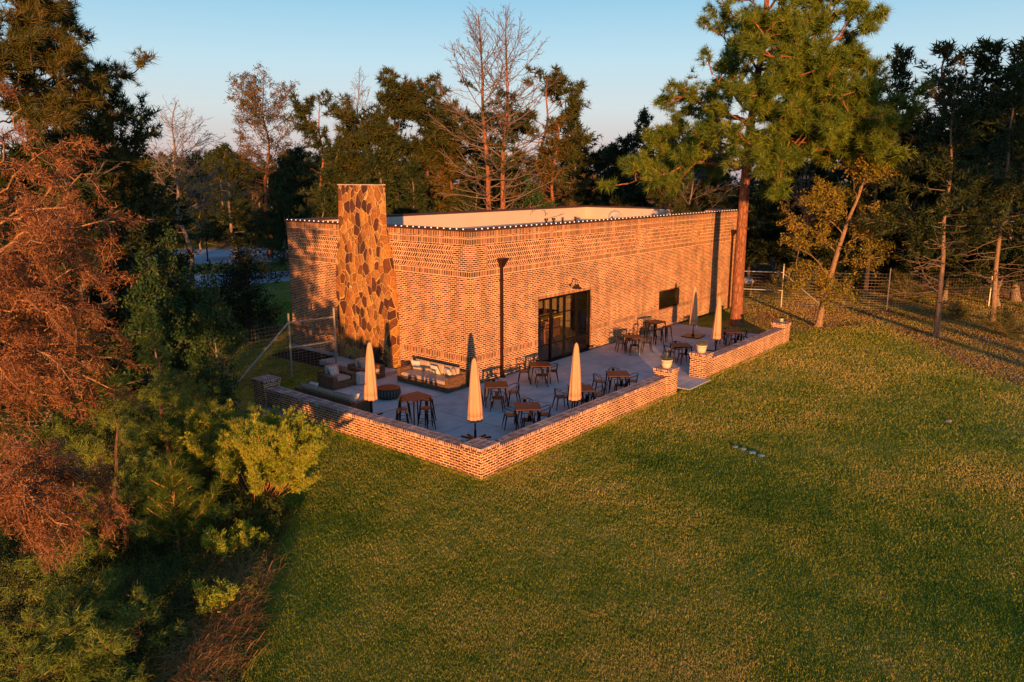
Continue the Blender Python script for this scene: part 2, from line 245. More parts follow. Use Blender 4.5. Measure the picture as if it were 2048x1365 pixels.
# ------------------------------------------------------------------ mesh builder
class MB:
    def __init__(s): s.v = []; s.f = []; s.mi = []; s.uv = {}
    def add(s, vs, fs, mi=0, M=None):
        o = len(s.v)
        if M is not None: vs = [tuple(M @ Vector(v)) for v in vs]
        s.v += [tuple(v) for v in vs]; s.f += [tuple(i+o for i in f) for f in fs]; s.mi += [mi]*len(fs); return s
    def box(s, x0, x1, y0, y1, z0, z1, mi=0, M=None):
        return s.add([(x0, y0, z0), (x1, y0, z0), (x1, y1, z0), (x0, y1, z0), (x0, y0, z1), (x1, y0, z1), (x1, y1, z1), (x0, y1, z1)],
            [(0, 3, 2, 1), (4, 5, 6, 7), (0, 1, 5, 4), (1, 2, 6, 5), (2, 3, 7, 6), (3, 0, 4, 7)], mi, M)
    def rbox(s, x0, x1, y0, y1, z0, z1, b=.02, mi=0, M=None):      # chamfered box
        vs = []; 
        for z, k in ((z0, b), (z0+b, 0), (z1-b, 0), (z1, b)):
            a0, a1, c0, c1 = x0+k, x1-k, y0+k, y1-k
            vs += [(a0+b, c0, z), (a1-b, c0, z), (a1, c0+b, z), (a1, c1-b, z), (a1-b, c1, z), (a0+b, c1, z), (a0, c1-b, z), (a0, c0+b, z)]
        fs = [tuple(range(7, -1, -1)), tuple(range(24, 32))]
        for r in range(3):
            for i in range(8): j = (i+1) % 8; fs.append((r*8+i, r*8+j, r*8+8+j, r*8+8+i))
        return s.add(vs, fs, mi, M)
    def tube(s, pts, rad, n=6, mi=0, M=None, cap=True):
        pts = [Vector(p) for p in pts]; k = len(pts)
        if isinstance(rad, (int, float)): rad = [rad]*k
        vs = []; ref = None
        for i, p in enumerate(pts):
            t = (pts[min(i+1, k-1)]-pts[max(i-1, 0)]).normalized()
            if ref is None: ref = Vector((1, 0, 0)) if abs(t.x) < .8 else Vector((0, 1, 0))
            a = (ref-t*ref.dot(t)).normalized(); ref = a; b = t.cross(a)
            for j in range(n):
                q = 2*math.pi*j/n; vs.append(tuple(p+(a*math.cos(q)+b*math.sin(q))*rad[i]))
        fs = [(i*n+j, i*n+(j+1) % n, (i+1)*n+(j+1) % n, (i+1)*n+j) for i in range(k-1) for j in range(n)]
        if cap: fs += [tuple(range(n-1, -1, -1)), tuple((k-1)*n+j for j in range(n))]
        return s.add(vs, fs, mi, M)
    def lathe(s, prof, n=20, mi=0, c=(0, 0, 0), M=None, fold=None):
        vs = []
        for r, z in prof:
            for j in range(n):
                q = 2*math.pi*j/n; rr = r*(fold(q, z) if fold else 1); vs.append((c[0]+rr*math.cos(q), c[1]+rr*math.sin(q), c[2]+z))
        k = len(prof); fs = [(i*n+j, i*n+(j+1) % n, (i+1)*n+(j+1) % n, (i+1)*n+j) for i in range(k-1) for j in range(n)]
        fs += [tuple(range(n-1, -1, -1)), tuple((k-1)*n+j for j in range(n))]
        return s.add(vs, fs, mi, M)
    def quad(s, vs, mi=0, uv=None):
        if uv: s.uv[len(s.f)] = uv
        return s.add(vs, [(0, 1, 2, 3)], mi)
    def build(s, name, mats, parent=None, smooth=False, caprot=False):
        me = bpy.data.meshes.new(name); me.from_pydata(s.v, [], s.f)
        for m in (mats if isinstance(mats, (list, tuple)) else [mats]): me.materials.append(m)
        me.polygons.foreach_set('material_index', s.mi)
        ul = me.uv_layers.new(name='UVMap')
        for p in me.polygons:
            nx, ny, nz = abs(p.normal.x), abs(p.normal.y), abs(p.normal.z); cu = s.uv.get(p.index)
            for k, li in enumerate(p.loop_indices):
                if cu: ul.data[li].uv = cu[k]; continue
                c = me.vertices[me.loops[li].vertex_index].co
                if nz >= nx and nz >= ny: u = (c.y, c.x) if caprot else (c.x, c.y)
                elif nx > ny: u = (c.y, c.z)
                else: u = (c.x, c.z)
                ul.data[li].uv = u
        if smooth: me.shade_smooth()
        me.update(); o = bpy.data.objects.new(name, me); COL.objects.link(o)
        if parent is not None: o.parent = parent
        return o
def tag(o, label=None, cat=None, group=None, kind=None):
    for k, v in (('label', label), ('category', cat), ('group', group), ('kind', kind)):
        if v: o[k] = v
    return o
def thing(name, label, cat, loc=(0, 0, 0), rz=0, group=None):
    o = bpy.data.objects.new(name, None); COL.objects.link(o); o.empty_display_size = .2
    o.location = loc; o.rotation_euler = (0, 0, rz); return tag(o, label, cat, group)
def copy_tree(o, parent=None):
    c = o.copy(); COL.objects.link(c); c.parent = parent
    for ch in [x for x in o.children]: copy_tree(ch, c)
    return c
def clone(o, label, loc, rz=0, scale=None, group=None):
    c = copy_tree(o); c.location = loc; c.rotation_euler = (0, 0, rz); c['label'] = label
    if group: c['group'] = group
    if scale is not None: c.scale = scale if isinstance(scale, tuple) else (scale,)*3
    return c
def tri_mesh(name, V, F, mat, parent=None):      # numpy arrays -> object
    me = bpy.data.meshes.new(name); V = np.ascontiguousarray(V, dtype=np.float32); F = np.ascontiguousarray(F, dtype=np.int32)
    me.vertices.add(len(V)); me.vertices.foreach_set('co', V.ravel()); me.loops.add(F.size); me.loops.foreach_set('vertex_index', F.ravel())
    me.polygons.add(len(F)); me.polygons.foreach_set('loop_start', np.arange(0, F.size, F.shape[1], dtype=np.int32)); me.update(calc_edges=True)
    me.materials.append(mat); o = bpy.data.objects.new(name, me); COL.objects.link(o)
    if parent is not None: o.parent = parent
    return o
#SECTION2
LZ = -0.05
# ================================================================== GROUND (structure)
def sheet(name, pts, z, mat):
    m = MB(); m.add([(p[0], p[1], z) for p in pts], [tuple(range(len(pts)))]); o = m.build(name, mat); tag(o, kind='structure'); return o
sheet('ground', [(-700, -700), (900, -700), (900, 900), (-700, 900)], LZ, M_ground)
sheet('parking_lot', [gnd(*p)[:2] for p in ((200, 534), (620, 521), (760, 505), (640, 486), (400, 496), (200, 503))], LZ+.008, M_asph)
sheet('driveway', [gnd(*p)[:2] for p in ((180, 598), (420, 575), (640, 556), (640, 540), (420, 547), (180, 563))], LZ+.012, M_asph)
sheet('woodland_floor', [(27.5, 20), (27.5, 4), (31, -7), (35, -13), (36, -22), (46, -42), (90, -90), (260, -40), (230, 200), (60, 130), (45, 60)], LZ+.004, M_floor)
LIT = [gnd(*p)[:2] for p in ((1440, 560), (1478, 600), (1500, 668), (1560, 672), (1640, 655), (1760, 645), (1850, 685), (1950, 735), (2120, 800), (2400, 640), (2100, 560), (1800, 545))]
sheet('leaf_litter', LIT, LZ+.010, M_litter)
sheet('mulch_bed', [(-.02, 11.9), (-1.9, 10.9), (-1.7, 4.75), (-.5, 4.7), (-.5, 7.8), (-.02, 7.8)], LZ+.016, M_mulch)
sheet('footpath', [(1.0, 17.6), (-.2, 15.2), (.3, 14.4), (2.2, 15.6), (3.6, 19.6), (2.0, 20.6)], LZ+.016, M_mulch)
def patio():
    m = MB(); m.box(-6.3, 17.2, -6.28, -.02, LZ-.1, -.012, 1); m.box(-6.3, -.45, 0, 4.55, LZ-.1, -.012, 1)
    xs = [-6.3, -3.2, 0, 3.2, 6.4, 9.6, 12.8, 17.2]; ys = [-6.28, -3.15, -.02]; g = .014
    for i in range(len(xs)-1):
        for j in range(2): m.box(xs[i]+g, xs[i+1]-g, ys[j]+g, ys[j+1]-g, -.012, 0.)
    for a, b in ((-6.3, -3.2), (-3.2, -.48)):
        for c, d in ((0., 2.3), (2.3, 4.55)): m.box(a+g, b-g, c+g, d-g, -.012, 0.)
    m.box(5, 6.2+.7, -6.9, -6.29, LZ-.1, -.003)
    tag(m.build('patio', [M_conc, M_joint]), kind='structure')
patio()
# ================================================================== BUILDING
LX, LY, HZ = 25.2, 11.8, 6.03
B = thing('brick_building', 'long flat-roofed brick building with herringbone frieze and white-lined parapet beside the patio', 'building')
def face(m, L, pf, openings, panels, sgn):
    """pf(u,z,d) -> xyz on the face; d = depth inwards"""
    zb = [0, .92, 1.135, 4.28, 4.495, 4.55, 5.45, 5.525, 5.74, 5.815, HZ]
    kinds = ['run', 'sol', 'run', 'sol', 'run', 'pan', 'run', 'sol', 'run', 'sol']
    us = sorted({0, L} | {a for p in panels for a in p} | {a for o in openings for a in o[:2]}); zs = sorted(set(zb) | {a for o in openings for a in o[2:4]} - {0})
    for i in range(len(us)-1):
        for j in range(len(zs)-1):
            u0, u1, z0, z1 = us[i], us[i+1], zs[j], zs[j+1]; uc, zc = (u0+u1)/2, (z0+z1)/2
            if any(o[0] < uc < o[1] and o[2] < zc < o[3] for o in openings): continue
            k = [q for q in range(len(kinds)) if zb[q] < zc < zb[q+1]][0]; kd = kinds[k]; mi = 0; v0 = z0; 
            if kd == 'sol': mi = 1; v0 = z0-zb[k]
            if kd == 'pan' and any(a < uc < b for a, b in panels): mi = 2; v0 = z0-4.55
            for o in openings:       # soldier lintel above each opening
                if o[0] < uc < o[1] and abs(z0-o[3]) < 1e-6 and o[4]: pass
            q = [pf(u0, z0, 0), pf(u1, z0, 0), pf(u1, z1, 0), pf(u0, z1, 0)]; uv = [(u0, v0), (u1, v0), (u1, v0+z1-z0), (u0, v0+z1-z0)]
            if sgn < 0: q = q[::-1]; uv = uv[::-1]
            m.quad(q, mi, uv)
    for o in openings:
        a, b, c, d = o[:4]; D = .24
        for q in ([pf(a, c, 0), pf(a, c, D), pf(a, d, D), pf(a, d, 0)], [pf(b, c, 0), pf(b, d, 0), pf(b, d, D), pf(b, c, D)], [pf(a, d, 0), pf(a, d, D), pf(b, d, D), pf(b, d, 0)], [pf(a, c, 0), pf(b, c, 0), pf(b, c, D), pf(a, c, D)]):
            m.quad(q, 0, [(0, 0), (.24, 0), (.24, d-c), (0, d-c)])
DOOR = (4.30, 8.45, 0.0, 2.93, 1); WIN = (15.05, 17.42, 1.04, 2.06, 1)
m = MB()
face(m, LX, lambda u, z, d: (u, d, z), [DOOR, WIN], [(1.0, 6.2), (7.15, 12.35), (13.35, 18.6), (19.55, 24.3)], 1)
face(m, LY, lambda u, z, d: (d, u, z), [], [(.9, 10.9)], -1)
face(m, LX, lambda u, z, d: (u, LY-d, z), [], [(1.0, 24.3)], -1)
face(m, LY, lambda u, z, d: (LX-d, u, z), [], [(.9, 10.9)], 1)
m.build('wall', [M_run, M_sol, M_che], B)
m = MB()                                       # lintel of upright bricks over the door, 3 mm proud
m.box(4.25, 8.5, -.004, .05, 2.935, 3.145); m.build('lintel', M_sol, B)
m = MB(); T = .32                              # parapet lining (white membrane) and roof deck
m.box(T, LX-T, T, T+.03, 5.05, HZ-.01); m.box(T, LX-T, LY-T-.03, LY-T, 5.05, HZ-.01); m.box(T, T+.03, T+.03, LY-T-.03, 5.05, HZ-.01); m.box(LX-T-.03, LX-T, T+.03, LY-T-.03, 5.05, HZ-.01)
m.build('parapet_lining', M_memb, B)
m = MB(); m.box(.24, LX-.24, .24, LY-.24, 4.9, 5.2); m.build('roof', M_memb, B)
M_seam = simple('seam_grey', (.42, .39, .36), .8)
for x in (6.3, 11.1, 15.8, 20.6): m = MB(); m.box(x-.012, x+.012, LY-T-.036, LY-T-.031, 5.21, HZ-.02); m.build('membrane_seam', M_seam, B)
for y in (3.9, 7.8): m = MB(); m.box(LX-T-.036, LX-T-.031, y-.012, y+.012, 5.21, HZ-.02); m.build('membrane_seam', M_seam, B)
m = MB(); o_, i_ = -.05, .38
m.box(o_, LX-o_, o_, i_, HZ, HZ+.10); m.box(o_, LX-o_, LY-i_, LY-o_, HZ, HZ+.10); m.box(o_, i_, i_, LY-i_, HZ, HZ+.10); m.box(LX-i_, LX-o_, i_, LY-i_, HZ, HZ+.10)
m.build('coping', M_coping, B)
# chimney
def chimney():
    m = MB(); prof = [(0, 4.12, 7.62, -.52), (3.4, 4.12, 7.60, -.52), (4.3, 4.26, 7.52, -.51), (5.2, 4.42, 7.38, -.50), (6.0, 4.62, 7.24, -.49), (7.75, 4.66, 7.20, -.46)]
    vs = []
    for z, y0, y1, x in prof: xb = 0.0 if z < 6.2 else -.055; vs += [(x, y0, z), (-.056, y0, z), (-.056, y1, z), (x, y1, z)]
    fs = []
    for i in range(len(prof)-1):
        for j in range(4): k = (j+1) % 4; fs.append((i*4+j, i*4+k, i*4+4+k, i*4+4+j))
    n = len(prof)*4; fs.append((n-4, n-3, n-2, n-1)); m.add(vs, fs); m.box(-.056, 0, 4.13, 7.59, 0, 3.3)
    c = m.build('chimney', M_stone, B)
    m = MB(); m.box(-.48, -.04, 4.64, 7.22, 7.75, 7.785); m.build('chimney_cap', M_curb, c)
    # arched fire opening with a mesh screen
    m = MB(); pts = [(-.535, 4.55+.0, 0)]; arch = []
    for k in range(13): q = math.pi*k/12; arch.append((4.95-.36*math.cos(q), .62+.36*math.sin(q)))
    pr = [(4.59, .02)]+arch+[(5.31, .02)]
    m.add([(-.535, y, z) for y, z in pr]+[(-.50, y, z) for y, z in pr], [tuple(range(len(pr)-1, -1, -1))]+[(i, i+1, i+1+len(pr), i+len(pr)) for i in range(len(pr)-1)]); m.build('fire_opening', M_soot, c)
    m = MB()
    for k in range(12):
        q0, q1 = math.pi*k/12+.02, math.pi*(k+1)/12-.02; a = [(4.95-r*math.cos(q), .62+r*math.sin(q)) for r, q in ((.36, q0), (.36, q1), (.52, q1), (.52, q0))]
        m.add([(-.56, y, z) for y, z in a]+[(-.50, y, z) for y, z in a], [(3, 2, 1, 0), (0, 1, 5, 4), (2, 3, 7, 6), (1, 2, 6, 5), (3, 0, 4, 7)])
    m.build('stone_arch', M_stone, c)
chimney()
m = MB(); m.box(-1.55, -.53, 3.75, 7.7, -.04, .16); m.build('hearth', M_curb, B)
m = MB(); m.box(-.12, -.002, 7.7, 11.8, -.04, .07); m.build('plinth', M_curb, B)
# door
def door():
    d = bpy.data.objects.new('glass_door', None); COL.objects.link(d); d.parent = B
    x0, x1, z1, y = 4.31, 8.44, 2.92, .10
    m = MB(); m.box(x0, x0+.09, y-.04, y+.04, .0, z1); m.box(x1-.09, x1, y-.04, y+.04, .0, z1); m.box(x0+.09, x1-.09, y-.04, y+.04, z1-.1, z1); m.box(x0+.09, x1-.09, y-.04, y+.04, 0, .12)
    for x in (5.34, 6.375, 7.41): m.box(x-.06, x+.06, y-.038, y+.038, .12, z1-.1)
    m.build('frame', M_black, d)
    for a, b in ((x0+.09, 5.28), (5.40, 6.315), (6.435, 7.35), (7.47, x1-.09)):
        for z in (.80, 2.12): m = MB(); m.box(a, b, y-.02, y+.02, z-.02, z+.02); m.build('glazing_bar', M_black, d)
    for a, b in ((x0+.09, 5.28), (5.40, 6.315), (6.435, 7.35), (7.47, x1-.09)):
        m = MB(); m.box(a, b, y+.022, y+.028, .12, z1-.1); m.build('pane', M_glass, d)
    for x in (6.30, 6.45):
        m = MB(); m.tube([(x, y-.04, 1.0), (x, y-.09, 1.0), (x, y-.09, 1.3), (x, y-.04, 1.3)], .012, 6); m.build('handle', M_black, d)
    m = MB(); m.box(x0, x1, -.03, .2, -.02, .03); m.build('threshold', M_black, d)
door()
w = bpy.data.objects.new('window', None); COL.objects.link(w); w.parent = B
m = MB(); x0, x1, z0, z1, y = 15.06, 17.41, 1.05, 2.05, .08
m.box(x0, x0+.09, y-.05, y+.05, z0, z1); m.box(x1-.09, x1, y-.05, y+.05, z0, z1); m.box(x0+.09, x1-.09, y-.05, y+.05, z1-.09, z1); m.box(x0+.09, x1-.09, y-.05, y+.05, z0, z0+.09); m.build('frame', M_metal, w)
m = MB(); m.box(x0+.09, x1-.09, y, y+.006, z0+.09, z1-.09); m.build('pane', M_glass, w)
# interior shell
m = MB(); m.box(.25, LX-.25, .25, LY-.25, -.04, .01); m.build('interior_floor', M_floorw, B)
m = MB(); m.box(2.4, 2.5, .25, 7.5, .01, 4.9); m.box(12.4, 12.5, .25, 7.5, .01, 4.9); m.box(2.5, 12.4, 7.4, 7.5, .01, 4.9); m.box(.24, 2.4, .25, .3, .01, 4.9)
m.box(.24, .3, .3, LY-.3, .01, 4.9); m.build('interior_wall', M_int, B)
m = MB(); m.box(14.0, 14.1, .25, 4, .01, 4.9); m.box(19.5, 19.6, .25, 4, .01, 4.9); m.box(14.1, 19.5, 3.9, 4, .01, 4.9); m.build('office_wall', M_intw, B)
# downspouts with conductor heads
for x in (1.78, 24.05):
    m = MB(); m.box(x-.05, x+.05, -.12, -.02, .05, 4.55); m.box(x-.05, x+.05, -.22, -.02, -.0, .06)
    for z in (1.2, 2.6, 4.0): m.box(x-.075, x+.075, -.125, -.001, z, z+.04)
    sp = m.build('downspout', M_metal, B)
    m = MB(); vs = [(x-.07, -.14, 4.55), (x+.07, -.14, 4.55), (x+.07, -.01, 4.55), (x-.07, -.01, 4.55), (x-.21, -.27, 4.86), (x+.21, -.27, 4.86), (x+.21, -.01, 4.86), (x-.21, -.01, 4.86)]
    m.add(vs, [(3, 2, 1, 0), (4, 5, 6, 7), (0, 1, 5, 4), (1, 2, 6, 5), (2, 3, 7, 6), (3, 0, 4, 7)]); m.box(x-.225, x+.225, -.285, -.003, 4.861, 4.92); m.build('conductor_head', M_metal, sp)
# barn lamp
def lamp():
    x = 6.66; l = bpy.data.objects.new('wall_lamp', None); COL.objects.link(l); l.parent = B
    m = MB(); pts = [(x, -.02, 3.30), (x, -.12, 3.42)]
    for k in range(9): q = math.pi*k/8; pts.append((x, -.27+.15*math.cos(q), 3.46+.15*math.sin(q)))
    m.tube(pts+[(x, -.42, 3.34)], .014, 6); m.lathe([(.07, 0), (.07, .02)], 12, M=Matrix.Translation((x, 0, 3.30)) @ Matrix.Rotation(R_(90), 4, 'X')); m.build('gooseneck', M_metal, l)
    m = MB(); m.lathe([(.05, .12), (.07, .06), (.20, -.04), (.21, -.06), (.205, -.06), (.06, .04)], 18, c=(x, -.42, 3.24)); m.build('shade', M_metal, l, True)
lamp()
# roof vents
for x in (8.15, 8.75, 9.5, 10.6):
    m = MB(); r = .05; m.tube([(x, 2.5, 5.2), (x, 2.5, 6.12)], r, 10); m.tube([(x, 2.5, 6.04), (x, 2.5, 6.15)], .09 if x < 9 else .055, 12); m.build('roof_vent', M_black, B)
m = MB(); m.tube([(11.0, 2.6, 5.75), (13.6, 2.6, 5.75)], .06, 8); [m.box(x-.04, x+.04, 2.55, 2.65, 5.2, 5.75) for x in (11.2, 12.4, 13.4)]; m.build('roof_pipe', M_galv, B)
def dish():
    t = thing('satellite_dish', 'small grey satellite dish on a bracket standing on the flat roof', 'satellite dish', (14.4, 2.5, 5.2), R_(205))
    m = MB(); m.tube([(0, 0, 0), (0, 0, .62), (.05, 0, .72)], .035, 8); m.tube([(-.3, -.25, 0), (0, 0, .5)], .018, 5); m.tube([(-.3, .25, 0), (0, 0, .5)], .018, 5); m.build('mast', M_dish, t)
    m = MB(); prof = [(0.001, 0), (.12, .012), (.25, .045), (.36, .095), (.362, .105), (.25, .06), (.001, .012)]
    m.lathe(prof, 24, M=Matrix.Translation((.1, 0, .78)) @ Matrix.Rotation(R_(62), 4, 'Y')); m.build('reflector', M_dish, t, True)
    m = MB(); m.tube([(.1, 0, .55), (.62, 0, .78)], .014, 6); m.rbox(.58, .70, -.04, .04, .76, .86, .01); m.build('feed_arm', M_dish, t)
dish()
# strings of bulbs along the coping
def strings(name, label, p0, p1, skip=None):
    t = thing(name, label, 'string lights', group='lights along the parapet'); L = (Vector(p1)-Vector(p0)).length; n = int(L/.34)
    m = MB(); m.tube([p0, p1], .008, 4); m.build('cable', M_black, t); b0 = None
    for k in range(n):
        f = (k+.5)/n; p = Vector(p0).lerp(Vector(p1), f)
        if skip and skip(p): continue
        if b0 is None:
            m = MB(); m.lathe([(.004, -.026), (.026, -.015), (.036, 0), (.026, .015), (.004, .026)], 8); b0 = m.build('bulb', M_bulb, t, True); b = b0
        else: b = b0.copy(); COL.objects.link(b); b.parent = t
        b.location = p
strings('string_lights', 'string of small white bulbs along the long parapet edge above the patio door', (.1, -.07, 6.13), (LX, -.07, 6.13))
strings('string_lights', 'string of small white bulbs along the short parapet edge by the stone chimney', (-.07, .1, 6.13), (-.07, LY, 6.13), lambda p: 4.4 < p.y < 7.35)
# ================================================================== LOW WALLS
def pillar(par, x0, x1, y0, y1, h, name='pillar'):
    m = MB(); m.box(x0, x1, y0, y1, LZ-.1, h-.15); p = m.build(name, M_low, par)
    m = MB(); m.box(x0-.03, x1+.03, y0-.03, y1+.03, h-.15, h-.075); m.box(x0-.045, x1+.045, y0-.045, y1+.045, h-.075, h, 1); m.build('cap', [M_low, M_cap], p)
def wallrun(par, x0, x1, y0, y1, h, along):
    m = MB(); m.box(x0, x1, y0, y1, LZ-.1, h-.10); p = m.build('wall_section', M_low, par)
    m = MB(); m.box(x0-(.03 if along == 'y' else 0), x1+(.03 if along == 'y' else 0), y0-(.03 if along == 'x' else 0), y1+(.03 if along == 'x' else 0), h-.10, h); m.build('coping_course', M_cap, p, caprot=(along == 'y'))
PW = thing('low_brick_wall', 'long L-shaped low brick wall with a pillar at the near corner of the patio', 'garden wall', (0, 0, 0), group='low brick walls round the patio')
wallrun(PW, -6.85, -6.42, -5.98, 3.62, .74, 'y'); wallrun(PW, -6.22, 3.62, -6.62, -6.22, .74, 'x')
pillar(PW, -6.90, -6.22, -6.66, -5.98, .86); pillar(PW, -6.92, -6.26, 3.62, 4.28, 1.0); pillar(PW, 3.62, 4.28, -6.72, -6.10, 1.0)
PW2 = thing('low_brick_wall', 'shorter straight low brick wall beyond the gap, ending near the pine trunk', 'garden wall', (0, 0, 0), group='low brick walls round the patio')
wallrun(PW2, 7.50, 15.75, -6.58, -6.18, .74, 'x'); pillar(PW2, 6.88, 7.50, -6.62, -5.95, 1.0); pillar(PW2, 15.75, 16.4, -6.66, -6.0, .98)
#SECTION3
# ================================================================== FURNITURE
def chair():
    t = thing('metal_chair', 'x', 'chair')
    m = MB(); m.rbox(-.19, .19, -.19, .19, .435, .46, .012); m.build('seat', M_seat, t)
    for sx in (-1, 1):
        for sy in (-1, 1):
            m = MB(); m.tube([(sx*.165, sy*.165, .44), (sx*.23+(-.02 if sx < 0 else 0), sy*.225, 0)], [.028, .014], 5); m.build('leg', M_black, t)
    m = MB(); pts = [(.17, .2, .45), (.13, .235, .60), (-.02, .245, .665)]
    for k in range(9): q = R_(90)+math.pi*k/8; pts.append((-.07+.16*math.cos(q), .23*math.sin(q), .68+.06*math.sin((q-R_(90)))))
    pts += [(-.02, -.245, .665), (.13, -.235, .60), (.17, -.2, .45)]; m.tube(pts, .012, 5); m.tube([(-.17, .17, .45), (-.2, .15, .70)], .011, 5); m.tube([(-.17, -.17, .45), (-.2, -.15, .70)], .011, 5); m.build('back_frame', M_black, t)
    m = MB(); m.add([(-.185, -.05, .45), (-.185, .05, .45), (-.235, .065, .73), (-.235, -.065, .73), (-.178, -.05, .45), (-.178, .05, .45), (-.228, .065, .73), (-.228, -.065, .73)], [(0, 1, 2, 3), (7, 6, 5, 4), (0, 4, 5, 1), (1, 5, 6, 2), (2, 6, 7, 3), (3, 7, 4, 0)]); m.build('backrest', M_black, t)
    return t
def stool():
    t = thing('bar_stool', 'x', 'bar stool')
    m = MB(); m.rbox(-.155, .155, -.155, .155, .735, .765, .012); m.build('seat', M_seat, t)
    for sx in (-1, 1):
        for sy in (-1, 1):
            m = MB(); m.tube([(sx*.13, sy*.13, .74), (sx*.215, sy*.215, 0)], [.032, .014], 5); m.build('leg', M_black, t)
    m = MB(); q = .185; m.tube([(q, q, .27), (q, -q, .27), (-q, -q, .27), (-q, q, .27), (q, q, .27)], .009, 4); m.tube([(q-.02, q-.02, .40), (-q+.02, -q+.02, .40)], .007, 4); m.tube([(q-.02, -q+.02, .405), (-q+.02, q-.02, .405)], .007, 4); m.build('footrest', M_black, t)
    return t
def table(h, w=.4, name='metal_table'):
    t = thing(name, 'x', 'table')
    m = MB(); m.rbox(-w, w, -w, w, h-.035, h, .01); m.build('tabletop', M_cop, t)
    for sx in (-1, 1):
        for sy in (-1, 1):
            m = MB(); m.tube([(sx*(w-.06), sy*(w-.06), h-.03), (sx*(w-.02), sy*(w-.02), 0)], [.034, .018], 5); m.build('leg', M_black, t)
    m = MB(); k = w-.07; m.tube([(k, k, h-.06), (k, -k, h-.06), (-k, -k, h-.06), (-k, k, h-.06), (k, k, h-.06)], .014, 4); m.build('apron', M_black, t)
    return t
CH, ST, TB, BT = chair(), stool(), table(.75, .42), table(1.06, .40, 'bar_table')
_u = set()
def put(proto, label, loc, rz=0, group=None):
    loc = (loc[0], loc[1], loc[2] if len(loc) > 2 else 0.)
    if proto.name not in _u:
        _u.add(proto.name); proto.location = loc; proto.rotation_euler = (0, 0, rz); proto['label'] = label
        if group: proto['group'] = group
        return proto
    return clone(proto, label, loc, rz, None, group)
rng = random.Random(5)
TABLES = [((992, 769), 'beside the downspout near the building corner'), ((1079, 728), 'in front of the glass door'), ((1055, 812), 'against the low wall right of the corner umbrella'),
          ((1162, 776), 'behind the umbrella at the middle of the low wall'), ((1236, 747), 'just left of the white planter on the gap pillar'), ((1265, 673), 'near the brick wall left of the tall table and window'),
          ((1362, 690), 'just behind the planter on the far pillar'), ((1463, 662), 'at the foot of the pine trunk')]
for (px, py), where in TABLES:
    c = gnd(px, py, .75); a0 = R_(44+rng.uniform(-3, 3)); put(TB, 'rust-brown square table '+where, c[:2], a0, 'low square tables on the patio')
    for k, side in enumerate(('far-side', 'left', 'near-side', 'right')):
        a = a0+k*math.pi/2; r = .58+rng.uniform(-.06, .14); put(CH, '%s chair of the table %s' % (side, where), (c[0]+r*math.cos(a), c[1]+r*math.sin(a)), a+math.pi+rng.uniform(-.22, .22), 'metal chairs round the low tables')
c = gnd(831, 792, 1.06); put(BT, 'tall square rust-brown bar table beside the corner of the low wall', c[:2], R_(-5), 'tall bar tables')
for (px, py), w in zip(((804, 818), (808, 800), (852, 816), (853, 799)), ('near left', 'far left', 'near right', 'far right')):
    g = gnd(px, py, .76); put(ST, w+' black bar stool of the tall table by the low wall', g[:2], R_(rng.uniform(-20, 60)), 'bar stools')
c = gnd(1311, 643, 1.06); put(BT, 'tall square rust-brown bar table under the small window', c[:2], R_(-10), 'tall bar tables')
for (px, py), w in zip(((1287, 655), (1318, 659), (1334, 653), (1305, 647)), ('left', 'near', 'right', 'far')):
    g = gnd(px, py, .76); put(ST, w+' black bar stool of the tall table under the window', g[:2], R_(rng.uniform(-20, 60)), 'bar stools')
# umbrellas
def umbrella():
    t = thing('patio_umbrella', 'x', 'umbrella'); t['category'] = 'umbrella'
    m = MB(); m.tube([(0, 0, .03), (0, 0, 2.6)], .024, 8); m.tube([(0, 0, .03), (0, 0, .32)], .036, 8); m.build('pole', M_black, t)
    f = lambda q, z: 1+.10*math.cos(8*q+z)*(1 if z < 2.3 else .3)+.05*math.cos(3*q+2*z)
    m = MB(); m.lathe([(.17, .66), (.205, .63), (.215, .70), (.213, .74)], 48, fold=f); m.lathe([(.213, .741), (.211, .80)], 48, 1, fold=f)
    m.lathe([(.210, .801), (.20, 1.0), (.178, 1.35), (.15, 1.75), (.118, 2.15), (.088, 2.45), (.062, 2.57), (.03, 2.62), (.004, 2.64)], 48, fold=f); m.build('canopy', [M_cloth, M_hem], t, True)
    m = MB(); m.tube([(.20, -.12, .82), (.225, -.14, .6), (.22, -.13, .46)], .008, 4); m.build('strap', M_pil, t)
    return t
UM = umbrella()
for (px, py), lab, plate in (((737, 685), 'folded tan umbrella standing at the end of the wicker sofa by the left low wall', 0), ((949, 717), 'folded tan umbrella in the near patio corner on a black cross base', 0), ((1151, 686), 'folded tan umbrella in front of the glass door by the low wall', 0), ((1391, 573), 'folded umbrella on a square plate between the window and the pine', 1), ((1437, 594), 'folded tan umbrella behind the far stretch of low wall', 0)):
    g = gnd(px, py, 2.63); o = put(UM, lab, g[:2], R_(rng.uniform(0, 40)), 'closed patio umbrellas'); o.rotation_euler[0] = R_(rng.uniform(-.9, .9)); o.scale = (rng.uniform(.93, 1.07), rng.uniform(.93, 1.07), 1)
    m = MB()
    if plate: m.rbox(-.5, .5, -.5, .5, .003, .05, .01); m.box(-.06, .06, -.06, .06, .05, .12)
    else:
        m.box(-.52, .52, -.03, .03, .003, .045); m.box(-.03, .03, -.52, -.0301, .003, .044); m.box(-.03, .03, .0301, .52, .003, .044)
    b = m.build('base', M_black, o)
    b.rotation_euler = (0, 0, R_(5)-o.rotation_euler.z)
